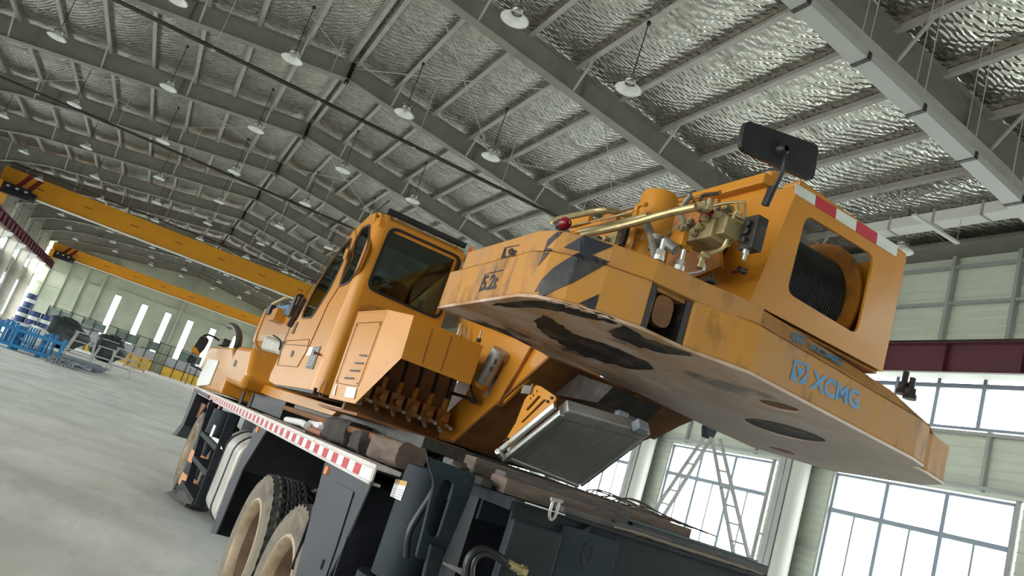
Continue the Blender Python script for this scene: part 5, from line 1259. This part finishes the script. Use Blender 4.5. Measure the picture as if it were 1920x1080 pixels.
# ------------------------------------------------------------------ rear cabinet, mudguard, tank, ladder, front outrigger
m = MB(); m.prism([at(*q_, x=XT) for q_ in ((609,866),(697,903),(640,1032),(590,1130),(545,1110))], (.012,0,0)); cabn = tb('rear_cabinet', m, M['greydoor'], bevel=.004)
m = MB(); m.prism([(XT,3.225,ZD-.09), (XT,3.225,.75), (1.75,3.225,.75), (1.75,3.225,ZD-.09)], (0,.012,0)); tb('cabinet_rear', m, M['black'], cabn)
m = MB(); m.box((XT+.01,3.92,.78), (1.75,3.935,ZD-.09)); tb('cabinet_front', m, M['black'], cabn)
dq = [at(*q_, x=XT-.004) for q_ in ((634,905),(664,922),(628,1035),(600,1115),(570,1095))]
m = MB(); m.plate(dq, [], (-.004,0,0)); dr_ = tb('cabinet_door', m, M['greydoor'], cabn, bevel=.002)
m = MB(); m.obox(at(604,1058,x=XT-.012), (.004,0,0), (0,.008,0), (0,0,.02)); tb('door_catch', m, M['black'], dr_)
m = MB(); q_ = at(613,882,x=XT-.004); m.obox(q_, (.008,0,0), (0,.022,0), (0,0,.02)); tb('amber_marker', m, M['amber'], cabn, bevel=.004)
gp = [(650,370),(720,382),(555,650),(480,850),(390,1080),(345,1075),(480,760),(560,570)]
def c4(q_): return (300+q_[0]/3.6, 700+q_[1]/3.6)
mg = tb('mudguard', MB().prism([at(*c4(q_), x=XT) for q_ in ((652,345),(722,378),(560,640),(440,930),(375,1085),(340,1075),(465,740),(560,560))], (.012,0,0)), M['greydoor'], bevel=.003)
m = MB(); a_ = [at(*c4(q_), x=XT+.012) for q_ in ((690,370),(540,650),(420,930),(360,1080))]
for p0, p1 in zip(a_, a_[1:]): m.prism([p0, p1, p1+Vector((.65,0,0)), p0+Vector((.65,0,0))], (0,.02,0))
tb('mudguard_skin', m, M['black'], mg)
m = MB(); m.obox(at(483,806,x=XT-.004), (.008,0,0), (0,.03,0), (0,0,.022)); tb('amber_marker', m, M['amber'], mg, bevel=.004)
m = MB(); m.box((XT+.1,4.0,1.30), (1.78,6.7,1.33)); m.box((1.76,4.0,.6), (1.79,9.6,1.33)); tb('wheel_arch_lining', m, M['black'])
# fuel tank with straps
ty0, ty1 = 6.72, 7.72
sec2 = rpoly([(XT+.02,0,.52),(XT+.02,0,1.08),(XT+.14,0,1.20),(1.72,0,1.20),(1.72,0,.44),(XT+.10,0,.44)], .12, 5)
m = MB(); m.prism([Vector((p_.x, ty0, p_.z)) for p_ in sec2], (0, ty1-ty0, 0)); ft = tb('fuel_tank', m, mat('dusty white tank', (.50,.48,.45), .4, .2, noise=((.38,.35,.31), 4, .45, .7)), bevel=.03, bseg=3)
for y in (6.98, 7.45):
    m = MB(); s_ = [Vector((p_.x-.006 if p_.x < 1.4 else p_.x, y, p_.z+(.006 if p_.z > .8 else -.006))) for p_ in sec2]; m.prism(s_, (0,.05,0)); tb('tank_strap', m, M['black'], ft)
m = MB(); m.cyl((XT+.2,7.2,1.19), (XT+.2,7.2,1.25), .05, n=14); tb('filler_cap', m, M['alu'], ft)
# steps
p0, p1 = at(440,776,x=XT), at(373,950,x=XT); lad2 = tb('step_ladder', MB().bar(p0, p1, .03, .09, (1,0,0)), M['slate'])
q0, q1 = at(399,752,x=XT), at(352,915,x=XT); m = MB(); m.bar(q0, q1, .03, .07, (1,0,0)); tb('ladder_rail', m, M['slate'], lad2)
for a, b in (((390,816),(420,845)), ((375,862),(403,893)), ((353,908),(377,945))):
    m = MB(); m.bar(at(*a, x=XT+.03), at(*b, x=XT+.03), .16, .05, (0,0,1)); tb('step', m, M['slate'], lad2, bevel=.004)
m = MB(); m.plate([at(*q_, x=XT-.01) for q_ in ((396,818),(410,823),(418,843),(405,838))], [], (-.002,0,0)); tb('white_label', m, M['label'], lad2)
# front outrigger jack
a, b = at(398,788,x=1.12), at(388,830,x=1.12)
m = MB(); m.cyl((1.2,9.15,1.26), (1.2,9.15,.92), .15, n=20); oj = tb('front_outrigger_jack', m, M['navy'], smooth=True)
m = MB(); m.obox(at(399,808,x=1.04), (.003,0,0), (0,.09,0), (0,0,.06)); tb('white_label', m, M['label'], oj)
m = MB(); m.cyl((1.2,9.45,.90), (1.2,9.45,.30), .17, n=24); m.cyl((1.2,9.45,.30), (1.2,9.45,.26), .2, n=24); oc = tb('outrigger_cylinder', m, M['black'], oj, smooth=True)
m = MB()
for z in (.82, .56):
    vs = []; n_ = 24
    for i in range(n_+1):
        a = PI*.25+PI*1.5*i/n_; x_, y_ = 1.2+.173*math.cos(a), 9.45+.173*math.sin(a); s_ = .12*i/n_
        vs += [(x_, y_, z-s_), (x_, y_, z-s_-.13)]
    m.add(vs, [(2*i, 2*i+2, 2*i+3, 2*i+1) for i in range(n_)])
tb('orange_stripe', m, mat('pale orange stripe', (.60,.28,.12), .5), oj)
# front mudguard and bumper bits
m = MB(); m.prism([at(*c4(q_), x=1.04) for q_ in ((235,100),(225,120),(150,330),(80,415),(110,420),(160,350),(250,130),(320,170),(330,150))], (.4,0,0)); tb('front_mudguard', m, M['black'])
m = MB(); m.prism([at(*c4(q_), x=1.15) for q_ in ((270,190),(310,215),(250,300),(215,285))], (.03,0,0)); tb('brown_bracket', m, M['brown'])
m = MB(); m.prism([at(*q_, x=XT-.02) for q_ in ((311,923),(331,917),(362,928),(372,948),(352,944),(325,935))], (.5,0,0)); tb('splash_board', m, M['darkmetal'])
for a, b in (((448,757),(451,745)), ((465,762),(469,750))):
    m = MB(); p_ = at(*a, x=XT+.08); m.tube([p_, p_+Vector((0,0,.12)), p_+Vector((0,-.09,.12)), p_+Vector((0,-.09,0))], .011, 8); tb('tie_loop', m, M['darkmetal'])
m = MB(); m.cyl(at(410,768,x=1.1), at(415,758,x=1.1), .02, n=10); m.cyl(at(391,765,x=1.1), at(393,757,x=1.1), .02, n=10); tb('pink_plug', m, mat('faded red plug', (.45,.22,.2), .5), smooth=True)
# chassis clutter under the deck
m = MB()
for i in range(7): m.tube([(1.35+.05*i, 6.4+.3*i, 1.2), (1.3+.07*i, 7.4, .95), (1.5, 8.8, 1.1)], .02, 6)
tb('air_lines', m, M['darkmetal'], smooth=True)
m = MB(); m.cyl((1.35,8.05,.98), (1.35,8.75,.98), .12, n=18); tb('air_receiver', m, M['navy'], smooth=True)
# ------------------------------------------------------------------ rear outrigger beam and jack
YR = 2.33
zt = 1.452
m = MB()
m.prism([(1.28,YR,zt), (3.72,YR,zt-.01), (3.72,YR,.82), (1.28,YR,.82)], (0,.012,0)); m.box((1.28,YR,zt-.012), (3.72,2.95,zt)); m.box((1.28,2.93,.82), (3.72,2.95,zt)); m.box((1.28,YR,.82), (3.72,2.95,.84))
rbm = tb('rear_outrigger_beam', m, M['slate'], bevel=.004)
m = MB(); m.box((1.26,YR-.03,zt-.008), (3.74,YR+.02,zt+.002)); m.box((1.26,YR-.012,zt-.04), (1.28,YR+.6,zt)); tb('beam_lip', m, M['slate'], rbm)
m = MB(); m.box((1.27,YR-.05,.86), (1.47,YR-.012,zt-.06)); tb('reinforcing_panel', m, M['slate'], rbm, bevel=.01)
m = MB(); m.box((1.48,YR-.022,1.17), (1.72,YR-.002,zt-.03)); m.box((1.48,YR-.03,1.15), (1.74,YR-.002,1.165)); tb('beam_step_plate', m, M['navy'], rbm, bevel=.006)
m = MB(); m.prism([at(*q_, y=YR-.02) for q_ in ((1080,1000),(1110,985),(1080,1080),(1040,1080))], (0,.018,0)); tb('gusset_plate', m, M['slate'], rbm)
m = MB(); cc0 = at(1098,1035,y=YR-.005)
m.plate([cc0+Vector((.028*math.cos(t),0,.045*math.sin(t))) for t in [i*PI/10 for i in range(20)]], [[cc0+Vector((.015*math.cos(t),0,.028*math.sin(t))) for t in [i*PI/10 for i in range(20)]]], (0,-.02,0)); tb('lashing_eye', m, M['slate'], rbm, bevel=.005)
m = MB(); s0 = at(1040,950,y=YR-.04); m.tube([s0+Vector((-.012,0,.02)), s0+Vector((-.014,0,-.03)), s0+Vector((0,0,-.048)), s0+Vector((.014,0,-.03)), s0+Vector((.012,0,.02))], .0055, 8); m.cyl(s0+Vector((-.022,0,.02)), s0+Vector((.024,0,.024)), .007, n=8); tb('shackle', m, M['alu'], rbm, smooth=True)
m = MB(); m.box((1.30,YR-.036,zt-.003), (1.46,YR-.030,zt+.001)); tb('bare_edge', m, M['label'], rbm)
# hose and fittings at the foot of the frame
m = MB(); m.tube([at(*q_, y=YR-.10) for q_ in ((872,1085),(878,1045),(900,1028),(930,1040),(955,1060))], .014, 10); m.tube([at(*q_, y=YR-.12) for q_ in ((885,1085),(888,1050),(908,1036),(935,1048))], .008, 8); hs = tb('pressure_hose', m, M['black'], rbm, smooth=True)
m = MB(); m.cyl(at(950,1055,y=YR-.10), at(975,1068,y=YR-.10), .014, n=10); m.cyl(at(975,1068,y=YR-.10), at(985,1073,y=YR-.10), .018, n=6); tb('brass_fitting', m, M['brass'], rbm)
# jack: cylinder, collar, flange, sleeve plate
JX, JY = 1.205, 2.92
m = MB(); m.lathe((JX,JY,1.02), (0,0,1), [(0,.105),(.40,.105),(.425,.10),(.43,.085),(.43,.0001)], 36); jk = tb('rear_outrigger_jack', m, M['navy'], smooth=40)
def jl(a, b, off=.107):
    d = _ray(TRK, a, b); # on the cylinder
    A_ = d.x**2+d.y**2; B2 = 2*(d.x*(EYE.x-JX)+d.y*(EYE.y-JY)); C2 = (EYE.x-JX)**2+(EYE.y-JY)**2-off**2; D2 = B2*B2-4*A_*C2
    if D2 < 0: t = -B2/(2*A_)
    else: t = (-B2-math.sqrt(D2))/(2*A_)
    return EYE+d*t
def wrap(name, quad, mt, off, parent=jk, n_=8):
    m = MB(); q = [Vector((a, b, 0)) for a, b in quad]; vs = []
    for j in range(2):
        for i in range(n_+1):
            p_ = q[0].lerp(q[1], i/n_) if j == 0 else q[3].lerp(q[2], i/n_); vs.append(jl(p_.x, p_.y, off))
    m.add(vs, [(i, i+1, n_+2+i, n_+1+i) for i in range(n_)]); return tb(name, m, mt, parent, recalc=False)
lb = wrap('warning_label', ((742,898),(764,903),(751,939),(731,930)), M['label'], .1065)
wrap('gold_label_head', ((742,898),(764,903),(761,912),(739,907)), M['labelgold'], .1075)
for i in range(4): wrap('label_line', ((738-i*1.2,915+i*4.5),(757-i*1.2,920+i*4.5),(757-i*1.2,921+i*4.5),(738-i*1.2,916+i*4.5)), M['ink'], .108)
m = MB(); m.lathe((JX,JY,.985), (0,0,1), [(0,.105),(0,.155),(.03,.155),(.03,.105)], 36); tb('jack_flange', m, M['slate'], jk)
m = MB(); m.cyl((JX,JY,.45), (JX,JY,.985), .13, n=36); tb('lower_sleeve', m, M['navy'], jk, smooth=True)
m = MB(); 
for z in (.975, .80):
    vs = []; n_ = 24
    for i in range(n_+1):
        a = PI*.75+PI*.9*i/n_; x_, y_ = JX+.132*math.cos(a), JY+.132*math.sin(a); s_ = .16*(1-i/n_)
        vs += [(x_, y_, z-s_*.9), (x_, y_, z-s_*.9-.10)]
    m.add(vs, [(2*i, 2*i+2, 2*i+3, 2*i+1) for i in range(n_)])
tb('orange_stripe', m, mat('faded orange stripe', (.66,.36,.20), .5), jk)
m = MB(); m.box((JX+.06,JY-.11,1.36), (JX+.16,JY-.02,1.50)); tb('top_block', m, M['alu'], jk, bevel=.004)
# sleeve plate with its slot
def jp(a, b): return at(640+a/4, 840+b/4, y=2.52)
slot2 = rpoly([jp(*q_) for q_ in ((765,225),(845,255),(835,330),(720,690),(640,640),(640,560))], .02)
m = MB(); m.plate(rpoly([jp(*q_) for q_ in ((640,70),(720,90),(960,180),(1008,205),(985,300),(940,420),(760,840),(560,830),(620,600),(700,260))], .015), [slot2], (0,.02,0)); sp_ = tb('jack_side_plate', m, M['navy'], bevel=.004)
m = MB(); c0 = jp(930,245); m.cyl(c0+Vector((0,-.003,0)), c0+Vector((0,-.001,0)), .010, n=16); tb('plate_hole', m, M['black'], sp_)
m = MB(); m.prism([jp(*q_)+Vector((0,-.03,0)) for q_ in ((650,710),(740,740),(755,765),(700,960),(590,960))], (0,.025,0)); tb('lower_lug', m, M['slate'], sp_, bevel=.006)
m = MB(); m.prism([jp(*q_)+Vector((0,-.02,0)) for q_ in ((765,850),(900,900),(935,950),(925,965),(760,870))], (0,.02,0)); tb('flange_rib', m, M['steel'], sp_)
m = MB(); m.tube([at(*q_, y=2.66) for q_ in ((815,868),(826,885),(815,920),(785,965),(765,1000),(762,1045))], .013, 10); tb('jack_hose', m, M['black'], jk, smooth=True)
m = MB(); m.box((JX-.06,JY-.16,1.02), (JX+.16,JY-.02,1.45)); 
m = MB(); m.box((1.27,2.58,.6), (1.50,3.1,1.44)); tb('jack_housing', m, M['black'])
m = MB(); m.box((1.28,2.56,1.34), (1.42,2.9,1.47)); tb('housing_cap', m, M['navy'])
# ------------------------------------------------------------------ loose things lying on the truck
def block(name, lab, c, h, rot, mt, seed, grp=None):
    rnd = random.Random(seed); c = Vector(c); m = MB(); nx, ny, nz = 5, 8, 4
    bm = bmesh.new(); bmesh.ops.create_cube(bm, size=2); bmesh.ops.subdivide_edges(bm, edges=bm.edges[:], cuts=5, use_grid_fill=True)
    for v in bm.verts:
        v.co = Vector((v.co.x*h[0], v.co.y*h[1], v.co.z*h[2])); d = v.co.copy()
        k = 1-.16*(abs(d.x/h[0])**4*abs(d.z/h[2])**4) ; v.co = Vector((v.co.x*k, v.co.y*(1-.06*rnd.random()), v.co.z*k))+Vector([rnd.uniform(-.006,.006) for _ in range(3)])
    R_ = Matrix.Rotation(rot, 3, 'Z'); bm.verts.index_update()
    m.add([c+R_ @ v.co for v in bm.verts], [[v.index for v in f.verts] for f in bm.faces]); bm.free()
    return build(name, m, mt, None, TR, bevel=.004, smooth=50, label=lab, cat='timber block', group='timber blocks on the truck deck')
block('timber_block', 'brown grey worn timber block nearest the rear jack on the truck deck', (1.27,3.58,1.46), (.08,.17,.062), .12, M['timber'], 1)
block('timber_block', 'black oily timber block in the middle of the three on the deck', (1.27,4.02,1.455), (.09,.15,.06), -.1, M['timberdark'], 2)
block('timber_block', 'black oily timber block farthest from the rear jack, beside the wrapped tool', (1.28,4.50,1.47), (.10,.20,.075), .08, M['timberdark'], 3)
m = MB(); m.tube([(1.20,5.95,1.42), (1.22,5.5,1.44), (1.2,5.25,1.43)], .025, 8); m.tube([(1.30,5.6,1.45), (1.25,5.1,1.46), (1.2,4.85,1.44)], .03, 8); m.obox((1.28,4.98,1.46), (.07,0,.01), (.01,.10,0), (0,0,.035)); build('wrapped_tool', m, M['whitecloth'], None, TR, smooth=50, label='pole wrapped in crumpled white cloth lying on the deck', cat='tool')
m = MB(); m.cyl((1.16,4.95,1.42), (1.19,4.72,1.42), .024, n=12); build('rusty_pipe', m, mat('rusty tube', (.28,.12,.08), .7), None, TR, smooth=True, label='short rusty tube lying beside the white cloth on the deck', cat='pipe')
m = MB(); m.box((1.08,4.72,1.396), (1.13,6.3,1.41)); build('steel_strip', m, M['timber'], None, TR, label='flat brown strip lying along the deck edge', cat='strip')
# planks and bars on the rear beam
def plank(name, lab, cat, x0, x1, y0, y1, z0, z1, mt, tilt=0, bev=.004, yaw=0):
    m = MB(); a = Vector((x0, (y0+y1)/2, (z0+z1)/2)); b = Vector((x1, (y0+y1)/2+yaw, (z0+z1)/2+tilt)); m.bar(a, b, y1-y0, z1-z0)
    return build(name, m, mt, None, TR, bevel=bev, label=lab, cat=cat, group='planks lying on the rear beam' if cat == 'plank' else None)
zz = zt+.002
plank('timber_plank', 'thick weathered brown plank at the left end of the rear beam, beside the jack plate', 'plank', 1.30, 1.78, 2.47, 2.60, zz, zz+.055, M['timber'])
plank('timber_plank', 'long thin grey plank along the front right half of the rear beam', 'plank', 1.80, 2.36, 2.45, 2.57, zz, zz+.030, M['greyplank'])
plank('timber_plank', 'short pale plank stub at the front edge, ending mid-beam', 'plank', 1.50, 1.84, 2.375, 2.44, zz, zz+.022, M['greyplank'])
plank('timber_plank', 'upper grey plank ending in the middle of the plank pile', 'plank', 1.36, 1.96, 2.61, 2.70, zz, zz+.075, M['greyplank'])
plank('steel_bar', 'flat black steel bar in front of the teal tube on the beam', 'bar', 1.98, 2.76, 2.61, 2.66, zz, zz+.045, M['black'])
plank('square_tube', 'teal grey square tube lying on the right of the plank pile', 'tube', 1.98, 2.80, 2.72, 2.78, zz, zz+.055, M['teal'])
plank('timber_plank', 'brown board at the back of the rear beam, behind the teal tube', 'plank', 1.32, 2.46, 2.81, 2.92, zz, zz+.095, M['timber'])
m = MB(); rnd = random.Random(4)
for i in range(7):
    x = 1.88+i*.035; m.tube([(x, 2.86, zz+.10), (x+rnd.uniform(.0,.12), 2.84, zz+.125+rnd.uniform(0,.03)), (x+rnd.uniform(.2,.3), 2.82, zz+.11), (x+rnd.uniform(.4,.6), 2.83, zz+.10)], .0032, 5)
build('wire_tangle', m, mat('rusty wire', (.10,.07,.06), .7), None, TR, smooth=True, label='tangle of rusty wire on top of the plank pile', cat='wire')
m = MB()
for i in range(6):
    x = 1.72+i*.09; m.tube([(x, 2.362, zz+.008), (x+.12, 2.356+.003*i, zz+.014), (x+.3, 2.362, zz+.008)], .004, 5)
build('wood_splinters', m, mat('straw', (.30,.24,.19), .8), None, TR, smooth=True, label='wood splinters along the front edge of the rear beam', cat='splinters')
lump_m = MB(); lump_m.box((1.18,2.70,zz), (1.24,2.80,zz+.06)); lump_m.cyl((1.2,2.62,zz+.02), (1.2,2.70,zz+.03), .03, n=12); lump_m.box((1.22,2.5,zz), (1.27,2.6,zz+.03)); build('shackle_pin', lump_m, M['darkmetal'], None, TR, bevel=.004, label='oily pin and clevis beside the jack plate', cat='clevis')
